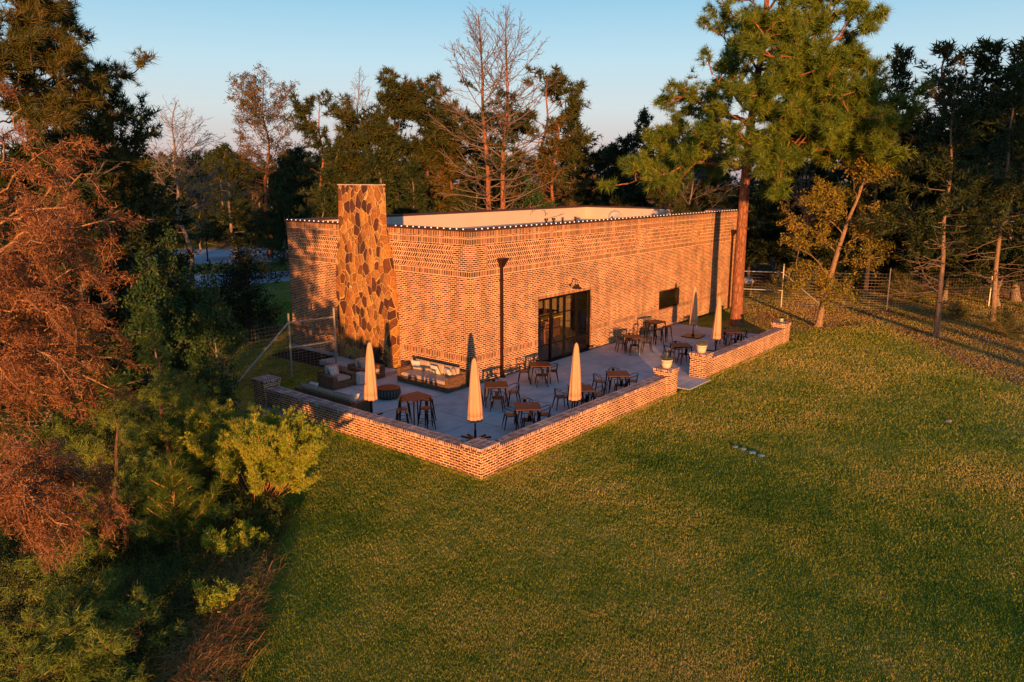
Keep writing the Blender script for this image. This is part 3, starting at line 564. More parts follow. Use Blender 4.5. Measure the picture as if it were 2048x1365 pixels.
# lounge furniture
def seatgroup(t, L, D, arm=.17, hb=.66, ha=.58, nc=3):
    """faces +X, width along Y"""
    m = MB(); m.box(0, D, 0, L, .03, .27); m.build('base', M_wick, t)
    m = MB(); m.box(0, .14, 0, L, .27, hb); m.build('backrest', M_wick, t)
    for y0 in (0, L-arm): m = MB(); m.box(.14, D, y0, y0+arm, .27, ha); m.build('armrest', M_wick, t)
    m = MB(); m.rbox(.15, D-.02, arm+.01, L-arm-.01, .272, .42, .045); m.build('seat_cushion', M_cush, t, False)
    w = (L-2*arm-.04)/nc
    for k in range(nc):
        m = MB(); m.rbox(-.07, .07, .0, w-.02, 0, .40, .05, M=Matrix.Translation((.24, arm+.02+k*w, .425)) @ Matrix.Rotation(R_(-9), 4, 'Y')); m.build('back_cushion', M_cush, t)
    return t
S1 = seatgroup(thing('wicker_sofa', 'long brown wicker sofa with pale cushions against the brick wall', 'sofa', (-.35, 2.78, 0), math.pi, 'wicker lounge seats'), 2.85, 1.05)
S2 = seatgroup(thing('wicker_sofa', 'brown wicker sofa with its back to the left low wall', 'sofa', (-5.92, .05, 0), 0, 'wicker lounge seats'), 3.2, .92, nc=3)
A1 = seatgroup(thing('wicker_armchair', 'shaded brown wicker armchair on the left with a blue-striped pillow', 'armchair', (-3.92, 4.62, 0), R_(-90), 'wicker lounge seats'), 1.12, 1.0, .2, .62, .52, 1)
A2 = clone(A1, 'brown wicker armchair partly hidden behind the umbrella, next to the stone chimney', (-2.42, 4.62, 0), R_(-90))
def pillow(label, loc, rx, ry, rz, mat, s=.42):
    o = thing('pillow', label, 'pillow', loc, 0, 'loose pillows on the wicker seats')
    n = 10; vs = []; fs = []
    for sgn in (1, -1):
        for i in range(n+1):
            for j in range(n+1):
                u, v = i/n*2-1, j/n*2-1; h = .085*((1-u**4)*(1-v**4))**.5; k = 1-.05*(1-abs(u*v)); vs.append((u*s/2*k, v*s/2*k, sgn*h))
    N = (n+1)**2
    for i in range(n):
        for j in range(n):
            a = i*(n+1)+j; q = (a, a+n+1, a+n+2, a+1); fs.append(q); fs.append(tuple(N+x for x in q[::-1]))
    m = MB(); m.add(vs, fs); c = m.build('cover', mat, o, True); o.rotation_euler = (rx, ry, rz); return o
pillow('striped pillow at the far left end of the long sofa', (-.72, 2.38, .62), 0, R_(68), R_(15), M_str)
pillow('white pillow in the middle of the long sofa', (-.80, 1.20, .62), 0, R_(62), R_(-5), M_pil)
pillow('striped pillow near the right end of the long sofa', (-.78, .48, .61), 0, R_(60), R_(-25), M_str)
pillow('pale blank pillow leaning at the right arm of the long sofa', (-.66, .30, .63), 0, R_(75), R_(-50), M_cush)
pillow('blue-grey striped pillow on the shaded armchair', (-3.45, 4.18, .60), R_(62), 0, R_(0), M_str)
pillow('cream pillow on the armchair next to the chimney', (-1.9, 4.2, .6), R_(62), 0, R_(0), M_cush)
pillow('white pillow at the umbrella end of the sofa by the low wall', (-5.45, .50, .62), 0, R_(-60), R_(0), M_pil)
pillow('pale pillow at the far end of the sofa by the low wall', (-5.5, 2.75, .62), 0, R_(-60), R_(8), M_pil)
t = thing('drum_table', 'round drum table with striped slatted side and brown top between the wicker seats', 'coffee table', (-3.2, 1.28, 0))
m = MB(); m.lathe([(.40, .03), (.46, .14), (.47, .24), (.44, .37)], 40); m.build('body', M_drum, t, True)
m = MB(); m.lathe([(.445, .371), (.445, .395), (.43, .40)], 40); m.build('tabletop', M_cop, t)
t = thing('striped_pouf', 'small square striped fabric side stool between the two wicker armchairs', 'pouf', (-2.60, 3.62, 0))
m = MB(); m.rbox(-.2, .2, -.2, .2, .0, .46, .04); m.build('body', M_str, t)
# planters, lantern
def planter(label, loc, seed, c=(.22, .16)):
    r = random.Random(seed); t = thing('planter_pot', label, 'planter', loc, 0, 'planters on the gap pillars')
    m = MB(); m.lathe([(.135, 0), (.165, .03), (.20, .16), (.215, .27), (.225, .275), (.225, .315), (.205, .32), (.19, .27)], 28); m.build('pot', M_pot, t, True)
    P = []; D = []
    for k in range(170):
        a = r.uniform(0, 6.28); q = .22*r.random()**.5*(1.25 if k % 5 == 0 else 1); P.append((q*math.cos(a), q*math.sin(a), .31+r.uniform(0, .13)-(.12 if q > .23 else 0))); D.append((math.cos(a)*.6, math.sin(a)*.6, 1))
    return t, P, D
PL1 = planter('white round planter with low green plant on the pillar left of the gap', (3.95, -6.41, 1.0), 1); PL2 = planter('white round planter with bushier reddish plant on the pillar right of the gap', (7.19, -6.28, 1.0), 2)
t = thing('glass_lantern', 'small greenish glass lantern on the far end pillar of the low wall', 'lantern', (16.05, -6.33, .98))
m = MB(); m.lathe([(.10, .02), (.11, .05), (.11, .2), (.10, .22)], 12); m.build('jar', simple('green_glass', (.25, .33, .22), .2, 0, .1), t, True); m = MB(); m.lathe([(.115, 0), (.115, .02)], 12); m.lathe([(.12, .22), (.12, .25), (.03, .28)], 12); m.build('lid', M_black, t)
# crumpled tarps by the left low wall
def lump(name, label, cat, loc, s, seed, mat, group=None, rz=0, nn=5):
    r = random.Random(seed); n1, n2 = 26, 16; vs = []; K = [(Vector((r.uniform(-1, 1), r.uniform(-1, 1), r.uniform(-.4, 1))).normalized(), r.uniform(.05, .22), r.uniform(3, 9)) for _ in range(9)]
    for i in range(n2+1):
        th = math.pi*i/n2
        for j in range(n1):
            ph = 2*math.pi*j/n1; d = Vector((math.sin(th)*math.cos(ph), math.sin(th)*math.sin(ph), math.cos(th))); q = 1+sum(a*(abs(math.sin(b*d.dot(k)+b))-.5) for k, a, b in K)
            vs.append((d.x*q*s[0], d.y*q*s[1], max(-.02, d.z*q*s[2]+s[2]*.45)))
    fs = [(i*n1+j, (i+1)*n1+j, (i+1)*n1+(j+1) % n1, i*n1+(j+1) % n1) for i in range(n2) for j in range(n1)]
    m = MB(); m.add(vs, fs); o = m.build(name, mat); o.location = loc; o.rotation_euler = (0, 0, rz); return tag(o, label, cat, group)
lump('crumpled_tarp', 'grey crumpled tarp bundle nearest the left end pillar', 'tarp', (-7.2, 3.35, LZ), (.26, .36, .17), 3, M_tarp, 'tarp bundles by the low wall')
lump('crumpled_tarp', 'middle brown crumpled tarp bundle against the low wall', 'tarp', (-7.25, 2.55, LZ), (.26, .38, .19), 8, M_tarp, 'tarp bundles by the low wall')
lump('crumpled_tarp', 'brown crumpled tarp bundle farthest from the end pillar', 'tarp', (-7.2, 1.75, LZ), (.24, .42, .15), 13, M_tarp, 'tarp bundles by the low wall')
for (px, py), w, s in zip(((1471, 893), (1487, 897), (1505, 904), (1522, 910)), ('smallest, farthest', 'second farthest', 'second nearest', 'nearest'), (.06, .07, .085, .085)):
    g = gnd(px, py); lump('stepping_stone', w+' of four bluish flat stones in a row on the lawn', 'stone', (g[0], g[1], LZ+.01), (s, s*1.1, .035), int(px), M_blue, 'bluish stones on the lawn')
g = gnd(1897, 841); lump('lawn_rock', 'small brown rock in the dark patch of the right-hand lawn', 'rock', (g[0], g[1], LZ), (.13, .09, .04), 77, M_rock)
# inside furniture seen through the glass
t = thing('bar_counter', 'wooden bar counter inside, seen through the glass door', 'counter', (0, 0, .01))
m = MB(); m.box(4.6, 10.4, 3.2, 3.9, 0, 1.0); m.build('front', simple('bar_front', (.10, .05, .03), .6), t); m = MB(); m.box(4.4, 10.6, 3.05, 4.0, 1.0, 1.06); m.build('counter_top', simple('bar_top', (.62, .45, .12), .35), t)
t = thing('back_bar_shelf', 'shelf unit with bottles on the back wall inside the glass door', 'shelf', (0, 0, .01))
m = MB(); 
for z in (1.1, 1.6, 2.1): m.box(4.6, 11.4, 6.9, 7.3, z, z+.04)
m.box(4.5, 4.6, 6.9, 7.35, 0, 2.6); m.box(11.4, 11.5, 6.9, 7.35, 0, 2.6); m.build('shelf', M_wood, t)
m = MB(); r = random.Random(4)
for z in (1.14, 1.64, 2.14):
    for k in range(26): x = 4.8+k*.25+r.uniform(-.04, .04); m.lathe([(.035, 0), (.035, .18), (.012, .22), (.012, .29)], 8, c=(x, 7.1, z))
m.build('bottles', M_bot, t)
def wchair():
    t = thing('wooden_bar_chair', 'x', 'chair'); 
    m = MB(); m.rbox(-.2, .2, -.2, .2, .70, .74, .01); m.build('seat', M_wood, t)
    for sx in (-1, 1):
        for sy in (-1, 1): m = MB(); m.tube([(sx*.17, sy*.17, .70), (sx*.22, sy*.2, 0)], .02, 5); m.build('leg', M_wood, t)
    m = MB(); m.tube([(-.18, .17, .74), (-.24, .17, 1.15)], .018, 5); m.tube([(-.18, -.17, .74), (-.24, -.17, 1.15)], .018, 5); m.box(-.26, -.23, -.18, .18, 1.02, 1.14); m.box(-.25, -.22, -.18, .18, .86, .92); m.build('backrest', M_wood, t); return t
WC = wchair()
for x, lab in ((5.6, 'left'), (6.9, 'middle'), (8.1, 'right')): put(WC, lab+' wooden bar chair at the indoor counter behind the glass door', (x, 2.5, .01), R_(90+rng.uniform(-30, 30)), 'wooden chairs inside the glass door')
# ================================================================== FENCES
def fence(label, posts, hpost, mesh_spans, rails, brace, meshh=2.35, sp=.155, wr=.0032):
    F = thing('wire_fence', label, 'fence', (0, 0, LZ), 0, 'wire game fences'); 
    for (x, y), h in zip(posts, hpost): m = MB(); m.tube([(x, y, -.1), (x, y, h)], .045, 8); m.lathe([(.05, 0), (.05, .03), (.01, .06)], 8, c=(x, y, h)); m.build('post', M_galv, F)
    for a, b in rails: m = MB(); m.tube([a, b], .032, 7); m.build('rail', M_galv, F)
    for a, b in brace: m = MB(); m.tube([a, b], .034, 7); m.build('brace', M_galv, F)
    for (x0, y0), (x1, y1) in mesh_spans:
        m = MB(); L = math.hypot(x1-x0, y1-y0); n = int(L/sp)
        for k in range(n+1): f = k/max(n, 1); x, y = x0+(x1-x0)*f, y0+(y1-y0)*f; m.tube([(x, y, .02), (x, y, meshh)], wr, 3, cap=False)
        z = .03
        while z < meshh+.01: m.tube([(x0, y0, z), (x1, y1, z)], wr, 3, cap=False); z += sp*(.75 if z < 1 else 1)
        m.build('wire_mesh', M_wire, F)
    return F
pA, pB = gnd(584, 751)[:2], gnd(673, 735)[:2]; pD = gnd(462, 780)[:2]
zt = 2.62
fence('wire fence with galvanised posts and long diagonal brace left of the patio', [tuple(pA), tuple(pB)], [zt, zt], [((-12.5, 6.6), tuple(pA)), (tuple(pA), tuple(pB))],
      [((*pA, 2.28), (*pB, 2.28)), ((*pA, 1.22), (*pB, 1.22))], [((*pA, 2.3), (*pD, .02))], 2.3, .16, .006)
q1, q2, q3 = gnd(1562, 614)[:2], gnd(1773, 620)[:2], gnd(1977, 612)[:2]
e0 = (25.3, 1.0)
fence('wire fence with white rails and posts running right from the back corner of the building', [e0, tuple(q1), tuple(q2), tuple(q3)], [2.5, 2.75, 2.6, 2.6], [(e0, tuple(q1)), (tuple(q1), tuple(q2)), (tuple(q2), tuple(q3)), (tuple(q3), (44, -22))],
      [((*e0, 2.25), (*q1, 2.25)), ((*e0, 1.1), (*q1, 1.1))], [((*q1, 2.2), (q1[0]+(q2[0]-q1[0])*.42, q1[1]+(q2[1]-q1[1])*.42, .02))], 2.3, .2)
# things beyond
t = thing('lamp_post', 'thin black lamp post on the grass strip between driveway and parking lot', 'lamp post', tuple(gnd(416, 526)[:2])+(LZ,))
m = MB(); m.tube([(0, 0, 0), (0, 0, 5.6)], [.08, .05], 8); m.build('pole', M_black, t); m = MB(); m.lathe([(.25, 0), (.25, .12)], 12); m.build('foot', M_curb, t); m = MB(); m.rbox(-.12, .5, -.12, .12, 5.6, 5.72, .02); m.build('lamp_head', M_black, t)
t = thing('small_shed', 'red-roofed lean-to just visible behind the pine trunk and the building end', 'shed', (26.2, 3.2, LZ))
m = MB(); m.box(-.6, 1.0, -.4, 4.5, 0, 2.9); m.build('wall', simple('shed_wall', (.22, .12, .07), .85), t)
m = MB(); m.add([(-.9, -1.8, 3.05), (1.3, -1.8, 2.85), (1.3, 4.8, 2.85), (-.9, 4.8, 3.05), (-.9, -1.8, 3.15), (1.3, -1.8, 2.95), (1.3, 4.8, 2.95), (-.9, 4.8, 3.15), (.2, -1.8, 3.75), (.2, 4.8, 3.75)], [(0, 3, 2, 1), (4, 8, 9, 7), (8, 5, 6, 9), (0, 1, 5, 8, 4), (3, 7, 9, 6, 2), (1, 2, 6, 5), (0, 4, 7, 3)]); m.build('roof', M_roofred, t)
t = thing('waste_bin', 'olive waste bin with pale bag on top behind the fence by the pine trunk', 'bin', tuple(gnd(1494, 592)[:2])+(LZ,))
m = MB(); m.lathe([(.26, 0), (.32, .9), (.34, .92), (.34, .97)], 16); m.build('body', M_bin, t, True); 
lump('plastic_bag', 'pale bag heaped on the olive waste bin', 'bag', (t.location.x, t.location.y, LZ+.95), (.3, .3, .22), 31, M_bag)
#SECTION4
# ================================================================== VEGETATION
def unit(v): return v/np.maximum(np.linalg.norm(v, axis=-1, keepdims=True), 1e-9)
def tubes_np(groups, n):
    """groups: list of (pts(k,3), rad(k)) -> V, F(quads)"""
    by = {}
    for p, r in groups: by.setdefault(len(p), []).append((p, r))
    Vs, Fs, off = [], [], 0
    for k, lst in by.items():
        P = np.array([a for a, _ in lst]); Rr = np.array([b for _, b in lst]); Bn = len(lst)
        T = np.empty_like(P); T[:, 1:-1] = P[:, 2:]-P[:, :-2]; T[:, 0] = P[:, 1]-P[:, 0]; T[:, -1] = P[:, -1]-P[:, -2]; T = unit(T)
        main = unit(P[:, -1]-P[:, 0]); ref = np.where(np.abs(main[:, 2:3]) < .8, np.array([[0, 0, 1.]]), np.array([[1., 0, 0]]))
        A = unit(np.cross(T, ref[:, None, :])); Bv = np.cross(T, A)
        q = np.arange(n)*2*np.pi/n
        V = P[:, :, None, :]+(A[:, :, None, :]*np.cos(q)[None, None, :, None]+Bv[:, :, None, :]*np.sin(q)[None, None, :, None])*Rr[:, :, None, None]
        idx = np.arange(Bn*k*n).reshape(Bn, k, n); j2 = (np.arange(n)+1) % n
        F = np.stack([idx[:, :-1], idx[:, :-1][:, :, j2], idx[:, 1:][:, :, j2], idx[:, 1:]], -1).reshape(-1, 4)
        Vs.append(V.reshape(-1, 3)); Fs.append(F+off); off += Bn*k*n
    if not Vs: return np.zeros((0, 3)), np.zeros((0, 4), int)
    return np.concatenate(Vs), np.concatenate(Fs)
def frames(D, rg):
    D = unit(D); ref = unit(rg.normal(size=D.shape)); A = unit(np.cross(D, ref)); B_ = np.cross(D, A); return A, B_, D
def blades(rg, m, a0, a1, w, l0=.7, l1=1., jit=.15):
    """triangular blades radiating from the origin around +z; returns (3m,3)"""
    out = []
    for k in range(m):
        th = math.radians(rg.uniform(a0, a1)); ph = rg.uniform(0, 2*math.pi); L = rg.uniform(l0, l1)
        d = np.array([math.sin(th)*math.cos(ph), math.sin(th)*math.sin(ph), math.cos(th)]); s = np.cross(d, rg.normal(size=3)); s /= np.linalg.norm(s)
        o = rg.normal(size=3)*jit*.3; out += [o+s*w/2, o-s*w/2, o+d*L]
    return np.array(out)
def leafball(rg, m, size, rad=.8):
    out = []
    for k in range(m):
        c = rg.normal(size=3); c = c/np.linalg.norm(c)*rad*rg.random()**.5; c[2] += .3; u = unit(rg.normal(size=3)); v = unit(np.cross(u, rg.normal(size=3)))
        out += [c-u*size*.5, c+v*size*.32, c+u*size*.5, c-u*size*.5, c+u*size*.5, c-v*size*.32]
    return np.array(out)
def inst(templates, P, D, S, rg):
    P = np.asarray(P); D = np.asarray(D); S = np.asarray(S); Vs = []
    which = rg.integers(0, len(templates), len(P))
    for i, T in enumerate(templates):
        k = which == i
        if not k.any(): continue
        A, B_, Z = frames(D[k], rg); s = S[k][:, None, None]
        V = P[k][:, None, :]+s*(T[None, :, 0:1]*A[:, None, :]+T[None, :, 1:2]*B_[:, None, :]+T[None, :, 2:3]*Z[:, None, :]); Vs.append(V.reshape(-1, 3))
    V = np.concatenate(Vs); return V, np.arange(len(V)).reshape(-1, 3)
RG = np.random.default_rng(11)
T_pine = [blades(RG, 18, 8, 100, .075) for _ in range(5)]
T_pinefar = [blades(RG, 11, 10, 100, .13) for _ in range(5)]
T_cedar = [blades(RG, 10, 5, 70, .20, .5, 1., .6) for _ in range(6)]
T_cedarn = [blades(RG, 26, 5, 60, .085, .35, 1., 1.0) for _ in range(6)]
T_leaf = [leafball(RG, 9, .42) for _ in range(6)]
T_leafn = [leafball(RG, 16, .22) for _ in range(6)]
T_dead = [blades(RG, 9, 20, 110, .16, .4, 1., 1.2) for _ in range(6)]
T_bacch = [blades(RG, 12, 8, 75, .22, .35, 1., 1.0) for _ in range(6)]
def poly(p, d, L, seg, rg, wob, trop):
    pts = [p]; dirs = [d]
    for i in range(seg):
        d = d+rg.normal(size=3)*wob; d[2] += trop; d = d/np.linalg.norm(d); p = p+d*(L/seg); pts.append(p); dirs.append(d)
    return np.array(pts), np.array(dirs)
def interp(pts, t):
    x = t*(len(pts)-1); i = min(int(x), len(pts)-2); return pts[i]+(pts[i+1]-pts[i])*(x-i)
class Tree:
    def __init__(s, seed): s.rmin = .012; s.rg = np.random.default_rng(seed); s.trunk = []; s.br = []; s.P = []; s.D = []; s.S = []
    def stem(s, pts, r0, r1, sub=None):
        pts = np.array(pts, float); n = len(pts)
        if sub:
            q = np.linspace(0, n-1, sub); pts = np.stack([np.interp(q, np.arange(n), pts[:, i]) for i in range(3)], 1)
            k = np.ones(3)/3
            for i in range(3): c = np.convolve(pts[:, i], k, 'same'); pts[1:-1, i] = c[1:-1]
        rad = np.linspace(r0, r1, len(pts)); rad[0] *= 1.35; s.trunk.append((pts, rad)); return pts
    def branch(s, p, d, L, r, lvl, C):
        """C: list of per-level dicts"""
        c = C[lvl]; rg = s.rg
        pts, dirs = poly(p, unit(d), L, c.get('seg', 4), rg, c.get('wob', .12), c.get('trop', 0.)); rad = np.linspace(r, max(r*.3, s.rmin), len(pts)); s.br.append((pts, rad)); s.after(pts, dirs, L, r, lvl, C)
    def after(s, pts, dirs, L, r, lvl, C):
        c = C[lvl]; rg = s.rg
        if 'n' in c and lvl+1 < len(C):
            n = max(1, int(round(c['n']*L*rg.uniform(.8, 1.2)))); t0 = c.get('t0', .25)
            for k in range(n):
                t = t0+(1-t0)*(k+rg.random())/n; q = interp(pts, min(t, .999)); dd = dirs[min(int(t*(len(dirs)-1)), len(dirs)-1)]
                side = np.cross(dd, np.array([0, 0, 1.])); side = unit(side)*(1 if k % 2 else -1)+rg.normal(size=3)*c.get('spread', .35)
                ang = c.get('ang', .8); nd = unit(dd)*math.cos(ang)+unit(side)*math.sin(ang)
                s.branch(q, nd, L*c.get('ratio', .4)*(1-.55*t)*rg.uniform(.7, 1.25)+c.get('add', 0), r*.45, lvl+1, C)
        if 'tuft' in c:
            st = c['tstep']; m = max(1, int(L/st)); t0 = c.get('tt0', .3)
            for k in range(m+1):
                if rg.random() < c.get('skip', 0): continue
                t = t0+(1-t0)*k/max(m, 1) if m else 1; q = interp(pts, min(t, .999)); dd = dirs[min(int(t*(len(dirs)-1)), len(dirs)-1)]
                s.P.append(q+rg.normal(size=3)*c.get('pj', .04)); s.D.append(dd+np.array([0, 0, c.get('tz', .3)])+rg.normal(size=3)*c.get('dj', .3)); s.S.append(c['tuft']*rg.uniform(.7, 1.25))
    def finish(s, name, label, cat, loc, tmpl, leafmat, barkmat, group=None, n1=9, n2=4, n3=3, brmat=None):
        t = thing(name, label, cat, loc, 0, group)
        V, F = tubes_np(s.trunk, n1); o = tri_mesh('trunk', V, F, barkmat, t); o.data.shade_smooth()
        if s.br:
            big = [b for b in s.br if b[1][0] > .03]; sm = [b for b in s.br if b[1][0] <= .03]
            V1, F1 = tubes_np(big, n2+1); V2, F2 = tubes_np(sm, n3)
            if len(V2): V2_, F2_ = V2, F2+len(V1)
            Vb = np.concatenate([V1, V2]); Fb = np.concatenate([F1, F2+len(V1)]) if len(F2) else F1
            tri_mesh('branches', Vb, Fb, brmat or barkmat, t).data.shade_smooth()
        if s.P:
            V, F = inst(tmpl, s.P, s.D, s.S, s.rg); tri_mesh('crown', V, F, leafmat, t)
        return t
def conifer(seed, h, r, c0, prof, elev, C, dens, dead=None, lean=(0, 0), kink=.25, whorl=False, rmin=.012):
    """prof(t) -> limb length, elev(t) -> elevation in rad; t = 0 at crown base, 1 at top"""
    T = Tree(seed); T.rmin = rmin; rg = T.rg; n = 9; pts = [np.array([lean[0]*i/n+rg.normal()*kink*.3*(i > 0), lean[1]*i/n+rg.normal()*kink*.3*(i > 0), h*i/n]) for i in range(n+1)]
    pts = T.stem(pts, r, r*.12, 22)
    N = int(dens*h*(1-c0)); 
    for k in range(N):
        t = (k+rg.random())/N; q = interp(pts, c0+(1-c0)*t*.985); a = rg.uniform(0, 2*math.pi) if not whorl else (k % 5)*2.4+rg.normal()*.4; e = elev(t)+rg.normal()*.12
        L = prof(t)*rg.uniform(.6, 1.2)
        if L < .15: continue
        T.branch(q, np.array([math.cos(a)*math.cos(e), math.sin(a)*math.cos(e), math.sin(e)]), L, max(.012, r*.22*(1-.7*t)*min(1, L/2)), 0, C)
    if dead:
        d0, d1, nd, Ld, Cd = dead
        for k in range(nd):
            q = interp(pts, rg.uniform(d0, d1)); a = rg.uniform(0, 6.28); T.branch(q, np.array([math.cos(a), math.sin(a), rg.uniform(-.25, .25)]), Ld*rg.uniform(.5, 1.2), .028, 0, Cd)
    return T
CDEAD = [dict(seg=5, wob=.16, trop=.03, n=1.6, ratio=.4, ang=.8, t0=.3), dict(seg=3, wob=.2, n=2.0, ratio=.4), dict(seg=2, wob=.2)]
# ---- far prototypes (built once near the origin of their first use, then copied)
def P_pine(seed, h=16, c0=.5, spread=3.2):
    C = [dict(seg=5, wob=.13, trop=.05, n=2.5, ratio=.5, ang=.8, t0=.3, spread=.6), dict(seg=3, wob=.16, trop=.08, n=2.4, ratio=.5, ang=.7, tuft=.55, tstep=.32, tt0=.3), dict(seg=2, wob=.15, trop=.1, tuft=.55, tstep=.3, tt0=.3)]
    return conifer(seed, h, .2, c0, lambda t: spread*(.5+1.0*math.sin(math.pi*min(1, t*.8+.2)))*(1-.55*t**2), lambda t: .05+.7*t, C, 3.0, (.15, c0, 9, 1.6, CDEAD), kink=.7)
def P_cedar(seed, h=11, c0=.14, spread=2.3, trop=.04, ragged=.3, tuft=.46, dead=8):
    C = [dict(seg=4, wob=.10, trop=trop, n=3.4, ratio=.42, ang=.75, t0=.15, tuft=tuft, tstep=.5, tt0=.3, spread=.5), dict(seg=3, wob=.15, trop=.03, tuft=tuft, tstep=.28, tt0=.15, dj=.4, tz=.15, pj=.1)]
    rr = np.random.default_rng(seed+99); k = rr.uniform(0, 6, 3)
    return conifer(seed, h, .17, c0, lambda t: spread*(1-t)**.6*(1+ragged*math.sin(9*t+k[0])+.2*math.sin(23*t+k[1]))+.25, lambda t: .1+.75*t, C, 7.0, (.05, c0+.12, dead, 2.2, CDEAD), kink=.6)
def P_bare(seed, h=15, c0=.22, spread=2.8, dens=5., tw=1.0):
    C = [dict(seg=6, wob=.12, trop=.055, n=4.2, ratio=.36, ang=.75, t0=.12, spread=.6, add=.15), dict(seg=4, wob=.18, trop=.04, n=4.5, ratio=.42, ang=.7, add=.1), dict(seg=2, wob=.2, trop=.04)]
    return conifer(seed, h, .17, c0, lambda t: spread*(.55+.9*math.sin(math.pi*min(1, t*.9+.12)))*(1-.7*t**1.8), lambda t: .15+.75*t, C, dens, rmin=.013, kink=.9)
def P_half(seed, h=16, c0=.42, spread=3.4):
    C = [dict(seg=6, wob=.12, trop=.06, n=3.4, ratio=.42, ang=.75, t0=.2, spread=.6), dict(seg=4, wob=.16, trop=.05, n=4., ratio=.45, ang=.7, add=.1), dict(seg=2, wob=.2, trop=.04, tuft=.30, tstep=.3, tt0=.7, skip=.25)]
    return conifer(seed, h, .2, c0, lambda t: spread*(.6+.8*math.sin(math.pi*min(1, t*.8+.2)))*(1-.5*t**2), lambda t: .25+.6*t, C, 3.6, (.3, .5, 8, 2.2, CDEAD), rmin=.013, kink=.8)
def P_broad(seed, h=9, c0=.25, spread=2.6, tuft=.42, dn=1.):
    C = [dict(seg=4, wob=.16, trop=.05, n=2.2, ratio=.5, ang=.8, t0=.2), dict(seg=3, wob=.2, trop=.03, n=2.5, ratio=.5, ang=.8, tuft=tuft, tstep=.4, tt0=.4), dict(seg=2, wob=.2, tuft=tuft, tstep=.3, tt0=.2, dj=.6)]
    return conifer(seed, h, .15, c0, lambda t: spread*(.6+.6*math.sin(math.pi*min(1, t+.15)))*(1-.4*t), lambda t: .3+.6*t, C, 3.2*dn)
def P_shrub(seed, h=1.8, w=1.0, tuft=.22, n=26, up=.9):
    T = Tree(seed); rg = T.rg; T.stem([(0, 0, -.05), (.02, 0, .15), (.03, .02, .3)], .04, .02)
    C = [dict(seg=4, wob=.14, trop=.02, n=4., ratio=.4, ang=.6, t0=.3, tuft=tuft, tstep=.2, tt0=.35), dict(seg=2, wob=.2, tuft=tuft, tstep=.14, tt0=.2, dj=.5)]
    for k in range(n):
        a = rg.uniform(0, 6.28); e = rg.uniform(.35, 1.5) if up else rg.uniform(.1, 1.3); T.branch(np.array([rg.normal()*.1*w, rg.normal()*.1*w, .1]), np.array([math.cos(a)*math.cos(e)*w, math.sin(a)*math.cos(e)*w, math.sin(e)]), h*rg.uniform(.6, 1.05), .014, 0, C)
    return T
PROT = {}
def reg(key, T, name, cat, h, tmpl, lm, bm, **kw): PROT[key] = (T, name, cat, h, tmpl, lm, bm, kw)
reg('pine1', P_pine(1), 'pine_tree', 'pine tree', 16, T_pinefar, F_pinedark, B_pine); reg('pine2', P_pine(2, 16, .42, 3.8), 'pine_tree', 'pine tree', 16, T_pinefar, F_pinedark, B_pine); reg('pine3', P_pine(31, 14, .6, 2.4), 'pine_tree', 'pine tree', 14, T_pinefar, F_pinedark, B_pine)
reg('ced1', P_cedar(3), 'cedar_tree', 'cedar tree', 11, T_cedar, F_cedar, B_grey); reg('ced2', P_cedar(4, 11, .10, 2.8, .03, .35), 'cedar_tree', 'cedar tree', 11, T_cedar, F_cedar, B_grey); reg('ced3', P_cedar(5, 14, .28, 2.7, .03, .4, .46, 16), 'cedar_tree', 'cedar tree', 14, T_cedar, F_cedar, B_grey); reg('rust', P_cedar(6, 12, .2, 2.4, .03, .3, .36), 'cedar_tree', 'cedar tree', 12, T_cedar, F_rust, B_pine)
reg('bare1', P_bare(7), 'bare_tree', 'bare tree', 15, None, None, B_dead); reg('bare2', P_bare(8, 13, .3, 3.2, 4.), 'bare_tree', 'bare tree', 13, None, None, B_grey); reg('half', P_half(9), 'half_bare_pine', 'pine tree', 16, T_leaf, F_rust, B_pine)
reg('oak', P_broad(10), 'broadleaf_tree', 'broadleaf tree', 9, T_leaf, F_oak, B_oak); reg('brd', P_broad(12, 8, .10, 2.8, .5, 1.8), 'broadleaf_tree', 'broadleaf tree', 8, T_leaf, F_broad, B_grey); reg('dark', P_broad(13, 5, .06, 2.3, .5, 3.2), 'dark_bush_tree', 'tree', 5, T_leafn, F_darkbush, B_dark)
reg('shr', P_shrub(14), 'leafy_shrub', 'shrub', 1.8, T_leafn, F_weed, B_stem); reg('shb', P_shrub(15, 1.6, 1.5), 'leafy_shrub', 'shrub', 1.6, T_leafn, F_broad, B_stem)
HGT = {k: v[3] for k, v in PROT.items()}; BUILT = {}
def tree(key, loc, h, label, wide=1., rz=None, group=None, tilt=None):
    s = h/HGT[key]; sx = s*wide; rz = rng.uniform(0, 6.28) if rz is None else rz
    if key not in BUILT:
        T, name, cat, _, tmpl, lm, bm, kw = PROT[key]; o = T.finish(name, label, cat, (0, 0, 0), tmpl, lm, bm, **kw); BUILT[key] = o
        o['label'] = label
    else: o = copy_tree(BUILT[key]); o['label'] = label
    o.location = (loc[0], loc[1], LZ); o.scale = (sx, sx, s); o.rotation_euler = (tilt[0] if tilt else 0, tilt[1] if tilt else 0, rz)
    if group: o['group'] = group
    elif 'group' in o: del o['group']
    return o
def ptree(key, px, dist, topy, label, **kw):
    b = base(px, dist); z = at(px, topy, dist)[2]; return tree(key, b, z-LZ, label, **kw)
G1 = 'trees behind the building'; G2 = 'trees of the wood on the right'; G3 = 'trees on the left'
ptree('bare2', 374, 61, 205, 'grey leafless tree with crooked crown rising behind the left bushes by the driveway', group=G3, wide=1.1)
ptree('half', 540, 84, 146, 'tall reddish half-bare pine with pale trunk left of the chimney', group=G1)
ptree('bare1', 512, 86, 300, 'small pale forked dead tree at the edge of the parking lot', group=G1, wide=.6)
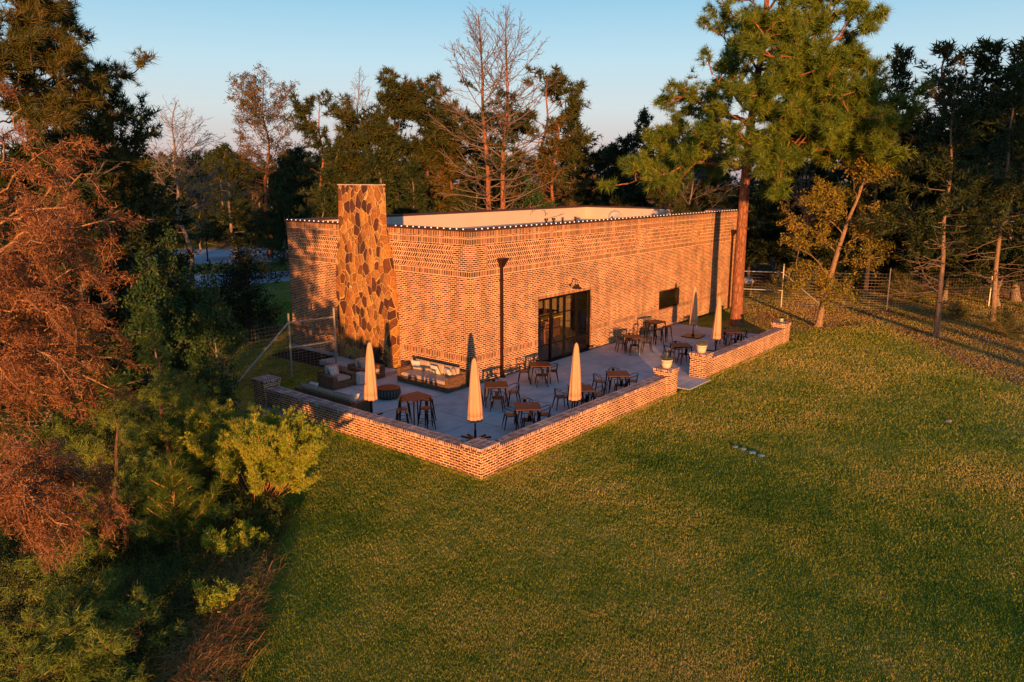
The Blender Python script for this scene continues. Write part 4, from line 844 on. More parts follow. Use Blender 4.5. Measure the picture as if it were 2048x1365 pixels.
ptree('pine3', 655, 72, 196, 'slender round-topped pine leaning just left of the chimney', group=G1, wide=1.05)
ptree('bare1', 724, 74, 134, 'thin leafless spire tree above the chimney', group=G1, wide=.85)
ptree('pine1', 800, 66, 156, 'broad dark pine directly right of the chimney top', group=G1, wide=1.1)
ptree('pine2', 855, 70, 165, 'broad pine with lit trunk second from the chimney', group=G1)
ptree('ced2', 770, 62, 250, 'dense dark cedar filling behind the chimney', group=G1)
ptree('ced1', 830, 58, 330, 'low cedar with bare lower limbs behind the roof right of the chimney', group=G1)
ptree('rust', 905, 68, 235, 'rust-tinged cedar left of the two tall dead trees', group=G1)
ptree('pine3', 1085, 64, 150, 'pine with tufted side boughs just right of the two tall dead trees', group=G1, wide=1.2)
ptree('rust', 1105, 60, 235, 'rust-brown leaning cedar right of the two tall dead trees', group=G1, wide=1.3)
ptree('ced2', 1150, 72, 232, 'green cedar with rounded top in the dip right of the twin dead trees', group=G1)
ptree('ced1', 1215, 78, 292, 'short dark cedar at the lowest dip of the skyline', group=G1)
ptree('ced3', 1281, 66, 230, 'pointed cedar behind the far end of the roof', group=G1)
ptree('ced1', 1325, 62, 262, 'bushy cedar immediately left of the big pine boughs', group=G1, wide=1.2)
ptree('bare2', 1375, 58, 300, 'shadowed bare tree behind the roof under the big pine', group=G1)
ptree('ced3', 1410, 66, 225, 'dark cedar hidden behind the left boughs of the big pine', group=G1)
ptree('brd', 1060, 56, 380, 'low rounded tree with orange light behind the roof', group=G1)
ptree('ced2', 955, 66, 330, 'low dark cedar behind the trunks of the twin dead trees', group=G1)
ptree('pine3', 1340, 50, 350, 'small bright young pine behind the roof edge', group=G1)
ptree('ced2', 470, 84, 292, 'rounded dark cedar between the grey leafless tree and the reddish pine', group=G1, wide=1.2)
ptree('ced1', 600, 80, 300, 'dark cedar filling the gap right of the reddish half-bare pine', group=G1, wide=1.3)
ptree('ced2', 690, 68, 292, 'dense cedar just left of the chimney top', group=G1, wide=1.3)
ptree('pine2', 905, 78, 215, 'dark pine in the gap left of the twin dead trees', group=G1, wide=1.1)
ptree('ced2', 1030, 70, 300, 'dark cedar low between the twin dead trees and the tufted pine', group=G1, wide=1.3)
ptree('ced1', 1245, 70, 275, 'dense cedar filling the skyline dip left of the pointed cedar', group=G1, wide=1.3)
# right wood
ptree('ced3', 1770, 65, 108, 'tall thin cedar right beside the big pine crown', group=G2, wide=.9)
ptree('rust', 1850, 65, 92, 'tall rust-topped cedar in the right wood', group=G2, wide=1.25)
ptree('ced3', 1935, 64, 96, 'tallest dense cedar in the right wood', group=G2, wide=1.25)
ptree('ced3', 1990, 63, 98, 'twin-topped cedar second from the right edge', group=G2, wide=1.1)
ptree('ced2', 2045, 61, 108, 'dark cedar cut by the right edge of the picture', group=G2, wide=1.1)
ptree('oak', 1740, 59, 300, 'amber-leaved oak at the wood edge under the thin cedar', group=G2)
ptree('ced2', 1560, 67, 250, 'dark cedar behind the trunk of the big pine', group=G2)
ptree('ced1', 1640, 63, 290, 'dark cedar behind the leaning oak', group=G2, wide=1.3)
ptree('ced2', 1720, 67, 210, 'deep green cedar between oak and thin cedar', group=G2)
ptree('ced1', 1820, 61, 300, 'lower cedar at the wood edge behind the wire fence', group=G2, wide=1.3)
ptree('ced1', 1900, 59, 330, 'small cedar with yellow tips in front of the tallest cedar', group=G2, wide=1.2)
ptree('ced2', 2010, 58, 280, 'broad cedar behind the far right trunk', group=G2)
ptree('bare2', 1600, 59, 330, 'slim reddish bare trunk beside the leaning oak', group=G2, wide=.5)
ptree('bare2', 1735, 63, 400, 'dead branching snag behind the right fence', group=G2, wide=.8)
for px, py, d, w, lab in ((1873, 672, None, 1, 'slim cedar with long bare lower branches on the right lawn'), (1985, 642, None, 1, 'cedar with spreading bare branches standing in the bushes at far right')):
    g = gnd(px, py); dd = math.hypot(g[0]-CAM[0], g[1]-CAM[1]); px2 = px+22
    z = at(px2, 150 if px < 1900 else 130, dd)[2]
    CC = [dict(seg=5, wob=.14, trop=.03, n=1.9, ratio=.45, ang=.8, t0=.2), dict(seg=3, wob=.2, n=2.2, ratio=.4), dict(seg=2, wob=.2)]
    CF = [dict(seg=4, wob=.10, trop=.03, n=2.8, ratio=.42, ang=.75, t0=.2, tuft=.40, tstep=.45, tt0=.3), dict(seg=3, wob=.15, trop=.03, tuft=.40, tstep=.24, tt0=.15, dj=.4, tz=.15, pj=.08)]
    v = at(px2, 300, dd)-np.array([g[0], g[1], 0]); L = (v[0]*.9, v[1]*.9)
    T = conifer(px, z, .15, .36, lambda t: 2.9*(1-t)**.55*(1+.35*math.sin(8*t)), lambda t: .0+.7*t, CF, 7, (.12, .42, 28, 2.4, CC), lean=L); T.finish('cedar_tree', lab, 'cedar tree', (g[0], g[1], LZ), T_cedar, F_cedar, B_oak, G2, brmat=B_dead)
# left
ptree('pine2', 205, 42, 150, 'dark pine behind the red-brown dead conifer with top reaching mid sky', group=G3, wide=.9)
ptree('ced2', 265, 46, 330, 'dark cedar right of the tall left pine', group=G3, wide=1.2)
ptree('ced1', 150, 34, 260, 'shaded cedar behind the dead conifer', group=G3, wide=1.3)
ptree('ced2', 250, 30, 430, 'low shaded cedar at the far edge of the left thicket', group=G3)
ptree('ced1', 60, 26, 300, 'shaded cedar at the left edge of the picture behind the dead conifer', group=G3, wide=1.3)
# ---- hero: tall pine, left edge
def px_path(lst, d0, zfix=None):
    out = []
    for q in lst:
        px, py = q[:2]; d = d0+(q[2] if len(q) > 2 else 0); out.append(at(px, py, d))
    return out
def explicit(T, trunkpx, d0, r0, r1, base_z, limbs, C, loc, rl=.07, n=24):
    pts = [p-loc for p in px_path(trunkpx, d0)]; pts[0][2] = -.1; T.stem(pts, r0, r1, n); rg = T.rg
    for L in limbs:
        s0 = at(L[0], L[1], d0)-loc; e = at(L[2], L[3], d0+L[4])-loc; k = 8; P = []
        droop = L[5] if len(L) > 5 else .12; ln = np.linalg.norm(e-s0)
        for i in range(k+1):
            f = i/k; q = s0+(e-s0)*f; q[2] += droop*ln*math.sin(math.pi*f)*.7; q = q+rg.normal(size=3)*.03*ln*(0 < i); P.append(q)
        P = np.array(P); Dd = np.vstack([P[1:]-P[:-1], P[-1:]-P[-2:-1]]); Dd = unit(Dd); rad = np.linspace(rl*min(1.3, .4+ln/5), .012, len(P)); T.br.append((P, rad)); T.after(P, Dd, ln, rad[0], 0, C)
    return T
CP = [dict(n=1.85, ratio=.30, ang=.8, t0=.3, spread=.8, add=.5), dict(seg=4, wob=.16, trop=.09, n=4.2, ratio=.45, ang=.8, t0=.4, add=.22, spread=.7, tuft=.42, tstep=.22, tt0=.6), dict(seg=3, wob=.2, trop=.10, tuft=.42, tstep=.13, tt0=.35, pj=.08)]
g = gnd(1473, 650); BD = math.hypot(g[0]-CAM[0], g[1]-CAM[1]); bl = np.array([g[0], g[1], LZ])
T = Tree(42)
limbs = [(1492, 330, 1255, 372, -2., .10), (1494, 320, 1350, 330, 1., .1), (1498, 300, 1400, 290, -3, .1), (1495, 290, 1640, 310, -2., .1), (1497, 285, 1750, 318, 0, .08), (1500, 270, 1730, 290, 2.5, .1), (1500, 268, 1600, 300, -4, .1),
 (1503, 250, 1345, 190, 0, .05), (1502, 255, 1390, 215, 2.5, .1), (1505, 240, 1420, 150, -2, .1), (1506, 230, 1560, 240, -4.5, .1), (1508, 220, 1700, 230, -2, .1), (1508, 215, 1790, 230, 1.5, .1), (1510, 205, 1650, 190, 3, .1), (1510, 200, 1450, 140, 3, .1),
 (1512, 180, 1740, 170, 0, .1), (1513, 175, 1600, 150, -4, .05), (1515, 160, 1430, 60, 1, .0), (1517, 150, 1480, 80, -3, .0), (1520, 130, 1690, 110, 1, .05), (1522, 120, 1750, 60, -1, .0), (1524, 105, 1640, 70, 3, 0), (1525, 95, 1450, 5, 0, 0), (1527, 80, 1600, 30, -3, 0), (1528, 70, 1710, 15, 0, 0), (1530, 55, 1470, -40, 1, 0), (1532, 40, 1670, -30, 1, 0), (1534, 20, 1600, -60, -2, 0), (1535, 0, 1520, -90, 2, 0), (1537, -30, 1640, -110, 0, 0), (1538, -60, 1560, -170, 0, 0), (1538, -60, 1480, -130, 0, 0),
 (1500, 275, 1560, 345, -5.5, .1), (1498, 300, 1300, 310, 3., .1), (1508, 225, 1640, 265, -5, .1), (1510, 210, 1520, 190, -5, .1), (1515, 165, 1560, 110, -5, .05), (1505, 245, 1480, 270, -5, .05), (1520, 135, 1530, 60, -4, 0), (1506, 225, 1720, 270, 1, .1), (1510, 200, 1770, 260, -1.5, .1), (1512, 190, 1690, 200, -3, .1), (1518, 140, 1700, 140, 2, .05), (1520, 125, 1600, 100, -4, .05), (1526, 85, 1560, 20, -3.5, 0), (1515, 160, 1650, 150, -3, .05)]
explicit(T, [(1473, 652), (1476, 560), (1484, 450), (1492, 340), (1500, 260), (1513, 170), (1528, 70), (1537, -40), (1540, -150), (1543, -220)], BD, .34, .05, 0, limbs, CP, bl, .085)
for y, dx, dz in ((305, 28, -20), (345, 24, -25), (358, 22, -8), (398, 14, 0), (430, 12, -8), (455, 10, 4), (340, -20, -10), (375, -14, 6)):
    xx = 1492-(y-340)*.075; s0 = at(xx, y, BD)-bl; e = at(xx+dx*1.4, y+dz, BD-.4)-bl; T.br.append((np.array([s0, (s0+e)/2+np.array([0, 0, .05]), e]), np.array([.05, .035, .018])))
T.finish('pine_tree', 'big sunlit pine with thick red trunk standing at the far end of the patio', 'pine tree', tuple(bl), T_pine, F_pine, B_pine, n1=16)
# ---- left tall pine (top left corner)
d0 = 36.; b = base(60, d0); b[2] = LZ; T = Tree(43)
limbs = [(55, 250, 215, 300, 1, .05), (50, 230, 150, 260, -2, .1), (48, 200, 255, 150, 1, .05), (46, 190, 230, 200, 3, .1), (45, 170, 180, 175, -2, .1), (44, 150, 150, 120, 2, .05), (43, 140, -40, 160, 0, .1), (42, 120, 165, 75, 0, 0), (40, 100, 140, 40, 2, 0), (40, 90, -60, 60, 0, 0), (38, 70, 110, 10, -2, 0), (38, 50, 150, 30, 0, 0), (36, 30, 100, -40, 0, 0), (36, 10, -30, -20, 1, 0), (50, 215, -60, 220, 1, .1), (52, 240, -50, 260, -2, .1), (36, 0, 60, -90, 0, 0), (60, 280, 250, 345, 2, .1), (60, 290, 150, 330, -1, .1)]
CPL = [dict(CP[0], n=1.5), dict(CP[1], n=3.6), CP[2]]
limbs += [(50, 230, 20, 190, -4, .1), (46, 170, 60, 130, -4, .05), (44, 130, 0, 90, -3.5, .05), (42, 90, 70, 60, -3.5, .05), (40, 60, 10, 20, -3, .0), (48, 205, -30, 170, -2, .1), (55, 260, 80, 250, -4, .05), (38, 20, 60, -10, -3, 0), (44, 140, 110, 150, -3.5, .05)]
explicit(T, [(95, 620), (90, 480), (75, 350), (58, 250), (46, 150), (38, 50), (34, -60), (30, -150)], d0, .24, .04, 0, limbs, CPL, b, .06)
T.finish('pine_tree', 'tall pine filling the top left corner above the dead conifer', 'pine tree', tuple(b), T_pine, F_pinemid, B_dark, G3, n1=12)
d0 = 33; b = base(150, d0); b[2] = LZ; T = P_bare(44, 9.5, .35, 2.6, 4.); T.finish('bare_tree', 'grey leafless branches between the tall left pine and the dead conifer', 'bare tree', tuple(b), None, None, B_dead, G3)
# ---- twin dead trees
for px, top, seed, lab, lx in ((991, 28, 51, 'left one of the two tall leafless trees behind the roof', -34), (1003, 22, 52, 'right one of the two tall leafless trees behind the roof', 12)):
    d0 = 54.; b = base(px, d0); b[2] = LZ; z = at(px, top, d0)[2]
    C = [dict(seg=7, wob=.09, trop=.05, n=3.4, ratio=.34, ang=.65, t0=.12, spread=.6, add=.12), dict(seg=4, wob=.16, trop=.05, n=3.6, ratio=.42, ang=.7, add=.1), dict(seg=2, wob=.2, trop=.04)]
    v = (at(px+lx, top, d0)-at(px, top, d0))[:2]
    T = conifer(seed, z, .26, .47, lambda t: 4.3*(.75+.35*math.sin(math.pi*t))*(1-.72*t**1.8), lambda t: .42+.6*t, C, 3.8, lean=tuple(v), kink=.3, rmin=.014)
    rg = T.rg; CL = [dict(seg=7, wob=.09, trop=.07, n=1.3, ratio=.4, ang=.6, t0=.35, spread=.5), dict(seg=4, wob=.14, trop=.05, n=2., ratio=.4), dict(seg=2, wob=.2)]
    tp = T.trunk[0][0]
    for k in range(36): q = interp(tp, rg.uniform(.14, .47)); a = rg.uniform(0, 6.28); T.branch(q, np.array([math.cos(a), math.sin(a), rg.uniform(-.35, .35)]), rg.uniform(2.2, 4.6), .045, 0, CL)
    # a few green clusters in the mid crown
    CG = [dict(seg=4, wob=.12, trop=.03, n=2.6, ratio=.45, ang=.8, tuft=.36, tstep=.4), dict(seg=2, wob=.15, tuft=.36, tstep=.22, tt0=.2)]
    for k in range(16 if seed == 51 else 7): q = interp(tp, rg.uniform(.42, .74)); a = rg.uniform(0, 6.28); T.branch(q, np.array([math.cos(a), math.sin(a), .1]), rg.uniform(1.2, 2.2), .04, 0, CG)
    T.finish('bare_tree', lab, 'bare tree', tuple(b), T_cedar, F_cedar, B_pine, 'twin dead trees', brmat=B_dead)
# ---- leaning oak on the lawn
g = gnd(1636, 652); d0 = math.hypot(g[0]-CAM[0], g[1]-CAM[1]); bl = np.array([g[0], g[1], LZ]); T = Tree(61)
CO = [dict(n=2.8, ratio=.42, ang=.8, t0=.15, spread=.7, add=.35), dict(seg=4, wob=.18, trop=.02, n=3.4, ratio=.5, ang=.8, add=.15, tuft=.30, tstep=.24, tt0=.3), dict(seg=3, wob=.2, tuft=.30, tstep=.16, tt0=.15, dj=.8, pj=.1)]
limbs = [(1660, 560, 1590, 490, 0, .1), (1665, 540, 1600, 560, -1.5, .05), (1668, 530, 1730, 520, -1, .1), (1672, 505, 1590, 440, 1, .1), (1675, 500, 1740, 470, 1.5, .1), (1685, 470, 1620, 410, -1, .1), (1690, 455, 1780, 430, 0, .15), (1695, 440, 1650, 380, 0, .1), (1705, 420, 1650, 400, 2, .1), (1712, 400, 1700, 330, 0, 0), (1718, 385, 1790, 340, 1, 0), (1660, 570, 1700, 590, -1, .1), (1715, 395, 1760, 300, -1, 0), (1668, 530, 1640, 600, -1, .05)]
explicit(T, [(1636, 654), (1645, 610), (1655, 570), (1668, 530), (1676, 500), (1690, 460), (1700, 430), (1715, 400), (1725, 370), (1735, 330)], d0, .19, .04, 0, limbs, CO, bl, .035)
T.finish('oak_tree', 'leaning pale-trunked oak with amber leaves on the lawn right of the big pine', 'oak tree', tuple(bl), T_leaf, F_oak, B_oak, brmat=B_oak)
#SECTION5
# ---- planter plants
for (t, P, D), lm in ((PL1, F_broad), (PL2, F_oak)):
    V, F = inst(T_leafn, P, D, np.full(len(P), .07), RG); tri_mesh('plant', V, F, lm, t)
# ---- dead conifers in the left foreground
CD = [dict(n=3.3, ratio=.28, ang=.75, t0=.08, spread=.7, add=.38), dict(seg=6, wob=.14, trop=-.16, n=6.5, ratio=.42, ang=.7, t0=.1, spread=.6, add=.12, tuft=.11, tstep=.10, tt0=.2, skip=.15), dict(seg=4, wob=.2, trop=-.14, tuft=.11, tstep=.05, tt0=.05, dj=.8, tz=-.3, pj=.04, skip=.15)]
d0 = 17.3; b = base(-70, d0); b[2] = LZ; T = Tree(71); T.rmin = .005
limbs = [(-60, 540, 225, 455, -1, .2), (-50, 500, 190, 345, .5, .1), (-40, 430, 125, 275, 0, .1), (-30, 380, 50, 225, -.5, .05), (-60, 600, 205, 560, -1., .12), (-65, 640, 215, 640, .5, .12), (-70, 700, 222, 715, -.5, .15), (-70, 740, 205, 770, -1, .15),
 (-75, 800, 120, 800, -1.5, .12), (-60, 560, 90, 480, -2.5, .1), (-60, 650, 80, 620, -2.5, .1), (-60, 740, 100, 720, -2.5, .1), (-40, 440, 90, 400, 1.5, .1), (-50, 520, 160, 500, 1.5, .1), (-60, 600, 150, 680, 1.5, .1), (-70, 700, 30, 780, -2, .15), (-40, 460, 150, 420, -2., .1), (-66, 680, 150, 600, -1.8, .1)]
explicit(T, [(-90, 1150), (-85, 1000), (-78, 880), (-65, 640), (-50, 480), (-30, 360), (-20, 290), (-15, 250)], d0, .2, .02, 0, limbs, CD, b, .035)
T.finish('dead_conifer', 'large dead conifer with drooping orange-brown twigs filling the left edge', 'dead tree', tuple(b), T_dead, F_dead, B_twig, n2=4, n3=3, brmat=B_twig)
d0 = 12.6; b = base(-40, d0); b[2] = LZ; T = Tree(72); T.rmin = .004
CD2 = [dict(n=5.2, ratio=.22, ang=.8, t0=.05, spread=.8, add=.26), dict(seg=5, wob=.14, trop=-.14, n=9, ratio=.42, ang=.7, t0=.1, spread=.6, add=.08, tuft=.085, tstep=.07, tt0=.2, skip=.15), dict(seg=3, wob=.2, trop=-.14, tuft=.085, tstep=.035, tt0=.05, dj=.8, tz=-.3, pj=.03, skip=.15)]
limbs = [(-50, 980, 235, 1040, -.5, .3), (-45, 950, 190, 960, .4, .25), (-45, 1000, 180, 1075, -1, .3), (-50, 1040, 90, 1090, -1.2, .25), (-45, 960, 120, 925, 0, .15), (-40, 940, 60, 900, -.8, .1), (-45, 990, 60, 980, -1.6, .15), (-50, 1000, 235, 1000, 1.2, .25), (-40, 930, 150, 985, 1., .2), (-50, 1020, 130, 1050, -1.8, .2)]
explicit(T, [(-45, 1350), (-48, 1150), (-45, 1000), (-42, 940), (-40, 900)], d0, .09, .03, 0, limbs, CD2, b, .035)
T.finish('dead_conifer', 'lower mound of dead rusty branches below the large dead conifer', 'dead tree', tuple(b), T_dead, F_dead, B_twig, n2=4, n3=3, brmat=B_twig)
# ---- near cedars and bushes of the thicket
def near_cedar(seed, h, label, px, dist, spread, lm=None, tuft=.13, c0=.03):
    C = [dict(seg=5, wob=.10, trop=.03, n=5., ratio=.40, ang=.7, t0=.12, spread=.5), dict(seg=4, wob=.14, trop=-.02, n=7., ratio=.45, ang=.7, tuft=tuft, tstep=.13, tt0=.2, tz=.05), dict(seg=3, wob=.15, trop=-.04, tuft=tuft, tstep=.075, tt0=.15, dj=.45, tz=0., pj=.03)]
    T = conifer(seed, h, .012*h+.012, c0, lambda t: spread*(1-t)**.65*(1+.25*math.sin(8*t+seed)), lambda t: -.05+.9*t, C, 10 if h > 3 else 15, rmin=.006)
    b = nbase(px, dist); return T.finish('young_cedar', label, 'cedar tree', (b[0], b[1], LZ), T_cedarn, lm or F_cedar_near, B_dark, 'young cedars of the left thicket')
near_cedar(81, 5.0, 'feathery green cedar beside the dead conifer, left of the wire fence', 335, 20.5, 1.7)
near_cedar(82, 4.4, 'shaded feathery cedar half behind the dead conifer twigs', 240, 17.5, 1.6)
near_cedar(83, 2.6, 'small olive cedar by the foot of the fence brace', 425, 21.5, .9)
near_cedar(84, 2.1, 'small yellow-tipped cedar left of the bright green bush', 420, 19.5, .8)
near_cedar(85, 1.5, 'broad low cedar at the bottom left corner', 40, 12.2, 1.3)
near_cedar(86, 1.5, 'low cedar second from the bottom left corner', 165, 12.6, 1.25)
near_cedar(87, 1.25, 'low cedar with orange-lit stem left of the dry grass', 262, 13.2, 1.1)
near_cedar(88, .95, 'lowest cedar cut by the bottom edge left of the dry grass', 205, 11.2, 1.0)
near_cedar(89, 1.1, 'cedar seedling at the bottom edge between two larger cedars', 110, 10.4, 1.0)
near_cedar(92, 3.4, 'bushy shaded cedar under the middle of the dead conifer', 95, 20., 1.6)
near_cedar(90, 1.8, 'dark cedar in the hollow below the dead conifer limbs', 130, 14.5, 1.3)
BB = base(415, 27); tree('brd', BB, 4.4, 'rounded bright green bush left of the fenced lawn', wide=.75, group='bushes by the driveway')
tree('brd', base(335, 31), 5.5, 'green broadleaf tree in front of the parking lot', wide=.65, group='bushes by the driveway')
tree('brd', base(290, 27), 5.0, 'shaded green tree between the thicket and parking lot', wide=.8, group='bushes by the driveway')
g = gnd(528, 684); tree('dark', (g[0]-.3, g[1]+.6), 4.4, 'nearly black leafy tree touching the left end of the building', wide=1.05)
# ---- young pine sapling
b = nbase(352, 16.9); b[2] = LZ; T = Tree(91); T.stem([(0, 0, -.1), (0, .02, 1.0), (.02, 0, 1.9), (0, 0, 2.25)], .035, .012, 8)
CS = [dict(seg=4, wob=.1, trop=.08, n=2.4, ratio=.4, ang=.6, tuft=.27, tstep=.13, tt0=.25, tz=.5), dict(seg=3, wob=.1, trop=.1, tuft=.25, tstep=.12, tt0=.2, tz=.5)]
for k in range(30): z = .25+1.75*k/30; a = k*2.4; T.branch(np.array([0, 0, z]), np.array([math.cos(a), math.sin(a), .5]), .85*(1-.55*k/30), .014, 0, CS)
T.branch(np.array([.1, 0, .1]), unit(_Rt*.42+_U), 1.75, .02, 0, CS)
T.P += [np.array([0, 0, 2.2+.05*i]) for i in range(3)]; T.D += [np.array([0, 0, 1.])]*3; T.S += [.25]*3
T.finish('pine_sapling', 'young long-needled pine sapling left of the bright green bush', 'pine sapling', tuple(b), [blades(RG, 30, 5, 80, .03) for _ in range(4)], F_pine, B_stem)
# ---- bright bush
def bright(label, loc, h, n, lean, seed, tuft=.085, grp='yellow-green bushes at the lawn edge'):
    T = Tree(seed); rg = T.rg; T.stem([(0, 0, -.1), (.0, .0, .12)], .05, .03)
    C = [dict(seg=7, wob=.045, trop=.02, n=5.5, ratio=.24, ang=.4, t0=.55, spread=.5, add=.04, tuft=tuft, tstep=.07, tt0=.66), dict(seg=4, wob=.12, trop=.06, n=6, ratio=.5, ang=.5, t0=.2, tuft=tuft, tstep=.05, tt0=.15, tz=.5), dict(seg=2, wob=.15, trop=.06, tuft=tuft, tstep=.06, tt0=.1, tz=.5)]
    for k in range(n):
        a = rg.uniform(0, 6.28); q = rg.random()**.6; d = np.array([math.cos(a), math.sin(a), 0])*q*.85+_U*1.0+lean*rg.uniform(.2, 1.1); T.branch(np.array([rg.normal()*.12, rg.normal()*.12, .02]), d, h*rg.uniform(.75, 1.1), .013, 0, C)
    return T.finish('green_bush', label, 'bush', (loc[0], loc[1], LZ), T_bacch, F_bacch, B_stem, grp, brmat=B_stem)
bright('large glowing yellow-green bush with fanned stems at the lawn edge', nbase(520, 18.8), 2.2, 80, _Rt*.62, 101, .085)
bright('small yellow-green bush sprig between the big bright bush and the lawn', gnd(500, 1105), .6, 9, _Rt*.2, 102, .09)
bright('small yellow-green bush sprig deeper in the thicket', gnd(455, 1120), .7, 8, _Rt*.1, 103, .09)
bright('small yellow-green bush beside the dry grass', gnd(440, 1225), .55, 8, _Rt*.1, 104, .09)
bright('straggly orange-stemmed bush behind the big bright bush', nbase(395, 21.2), 1.9, 26, -_Rt*.1, 105, .085)
# ---- undergrowth (stuff)
TH = [(-7.7, 6.3), (-9.1, 3.2), (-10.9, -1.6), (-11.35, -4.2), (-12.7, -5.7), (-14.2, -7.3), (-15.3, -8.8), (-16.2, -9.6), (-19, -11.5), (-27, -14), (-34, -4), (-30, 14), (-18, 24), (-11, 20), (-10.5, 10)]
def inpoly(x, y, P):
    x = np.asarray(x); y = np.asarray(y); c = np.zeros(x.shape, bool); j = len(P)-1
    for i in range(len(P)):
        xi, yi = P[i]; xj, yj = P[j]; c ^= ((yi > y) != (yj > y)) & (x < (xj-xi)*(y-yi)/(yj-yi+1e-12)+xi); j = i
    return c
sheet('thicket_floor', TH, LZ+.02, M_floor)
def scatter_poly(P, n, rg):
    P_ = np.array(P); lo, hi = P_.min(0), P_.max(0); out = np.zeros((0, 2))
    while len(out) < n: q = rg.uniform(lo, hi, (n*2, 2)); out = np.vstack([out, q[inpoly(q[:, 0], q[:, 1], P)]])
    return out[:n]
def polar(n, d0, d1, a0, a1, rg):
    d = d0*(d1/d0)**rg.random(n); a = np.radians(AZ-rg.uniform(a0, a1, n)); return CAM[0]+d*np.cos(a), CAM[1]+d*np.sin(a), d
rg = np.random.default_rng(7)
x, y, d = polar(60000, 8, 42, -38, -3, rg); k = inpoly(x, y, TH); x, y, d = x[k], y[k], d[k]
hmap = .32+np.clip((d-14)*.08, 0, .5)+.28*np.sin(x*1.3)*np.cos(y*1.7)+.15*np.sin(x*3.1+y*2.3); z = LZ+rg.random(len(x))*np.clip(hmap, .08, 1.3)*np.clip((d-9)/9, .2, 1)
V, F = inst(T_leafn, np.stack([x, y, z], 1), np.stack([rg.normal(size=len(x))*.3, rg.normal(size=len(x))*.3, np.ones(len(x))], 1), .07+.004*d, rg); tag(tri_mesh('undergrowth', V, F, F_weed), kind='stuff')
def stalks(name, pts, L, w, mat, rg, spread=.35, bend=.5):
    n = len(pts); a = rg.uniform(0, 2*np.pi, n); l = L*rg.uniform(.5, 1.2, n)[:, None]; dirn = np.stack([np.cos(a)*spread, np.sin(a)*spread, np.ones(n)], 1)*rg.uniform(.7, 1, (n, 1)); s = np.stack([-np.sin(a+1), np.cos(a+1), np.zeros(n)], 1)*w/2
    p0 = np.column_stack([pts, np.full(n, LZ)]); p1 = p0+dirn*l*.55; p2 = p1+(dirn+np.stack([np.cos(a)*bend, np.sin(a)*bend, -np.ones(n)*bend], 1))*l*.5
    V = np.stack([p0+s, p0-s, p1-s*.8, p1+s*.8, p2], 1).reshape(-1, 3); b = np.arange(n)[:, None]*5; F = np.concatenate([b+np.array([[0, 1, 2]]), b+np.array([[0, 2, 3]]), b+np.array([[3, 2, 4]])]); return tag(tri_mesh(name, V, F, mat), kind='stuff')
edge = [gnd(*p)[:2] for p in ((440, 1365), (490, 1300), (505, 1240), (525, 1150), (560, 1075), (590, 1020))]
P = []
for k in range(9000):
    i = rg.integers(0, len(edge)-1); f = rg.random(); q = edge[i]*(1-f)+edge[i+1]*f; q = q-_Rt[:2]*abs(rg.normal())*.55+_Rt[:2]*.05; P.append(q)
stalks('tall_weeds', np.array(P), .26, .012, F_weed, rg)
P = np.vstack([np.array([gnd(px, py)[:2] for px, py in c])[rg.integers(0, len(c), n)]+rg.normal(size=(n, 2))*s for c, n, s in ((((420, 1330), (430, 1300), (450, 1255), (400, 1350), (470, 1210), (485, 1165)), 2100, .24), (((500, 1010), (470, 1030)), 350, .25), (((455, 1120), (480, 1150)), 500, .35), (((390, 880), (400, 860)), 500, .4))])
stalks('dry_grass', P, .55, .012, F_dry, rg, .95, 1.1)
stalks('green_weeds', P+rg.normal(size=P.shape)*.18, .42, .014, F_weed, rg, .6, .6)
# ---- lawn grass (stuff): single blades, denser near the camera
x, y, d = polar(1500000, 9.5, 62, -36, 38, rg)
k = ~(((x > -6.88) & (x < 17.3) & (y > -6.64) & (y < 4.6)) | ((x > -.1) & (x < 25.4) & (y > -.1) & (y < 12)) | ((x > -2) & (x < .1) & (y > 4) & (y < 11)) | inpoly(x, y, TH) | ((y > 25) & (x > -5)))
x, y, d = x[k], y[k], d[k]; n = len(x); fl = inpoly(x+rg.normal(size=n)*.6, y+rg.normal(size=n)*.6, LIT+[np.array([60., 20.]), np.array([27., 20.])]) | inpoly(x, y, LIT); k = ~(fl & (rg.random(n) < .45+.3*np.sin(x*1.1+2*np.sin(y*.7))*np.cos(y*.9))); x, y, d = x[k], y[k], d[k]; n = len(x)
a = rg.uniform(0, 2*np.pi, n); h = .026*(1+d/40)*rg.uniform(.4, 1.3, n); w = .0065*(d/12)**.8*rg.uniform(.7, 1.4, n); p = np.column_stack([x, y, np.full(n, LZ-.003)]); s = np.column_stack([np.cos(a), np.sin(a), np.zeros(n)])*w[:, None]; tip = np.column_stack([x+rg.normal(size=n)*h*.5, y+rg.normal(size=n)*h*.5, LZ+h])
V = np.stack([p-s, p+s, tip], 1).reshape(-1, 3); tag(tri_mesh('lawn_grass', V, np.arange(3*n).reshape(-1, 3), M_grass), kind='stuff')
# ---- longer untrimmed grass along the foot of the walls (stuff)
P = []
for (x0, y0), (x1, y1), c in (((-6.9, -6.69), (-6.9, 4.3), 2600), ((-6.9, -6.68), (4.3, -6.68), 2600), ((7., -6.66), (16.4, -6.66), 1500), ((16.46, -6.6), (16.46, -4.6), 300), ((-6.98, -6.66), (-6.98, 4.0), 900)):
    f = rg.random(c); q = np.column_stack([x0+(x1-x0)*f, y0+(y1-y0)*f]); nrm = np.array([-1., 0]) if x0 == x1 and x0 < 0 else (np.array([1., 0]) if x0 == x1 else np.array([0, -1.])); P.append(q+nrm*np.abs(rg.normal(size=(c, 1)))*.06)
stalks('wall_foot_grass', np.vstack(P), .13, .010, M_grass, rg, .5, .5)
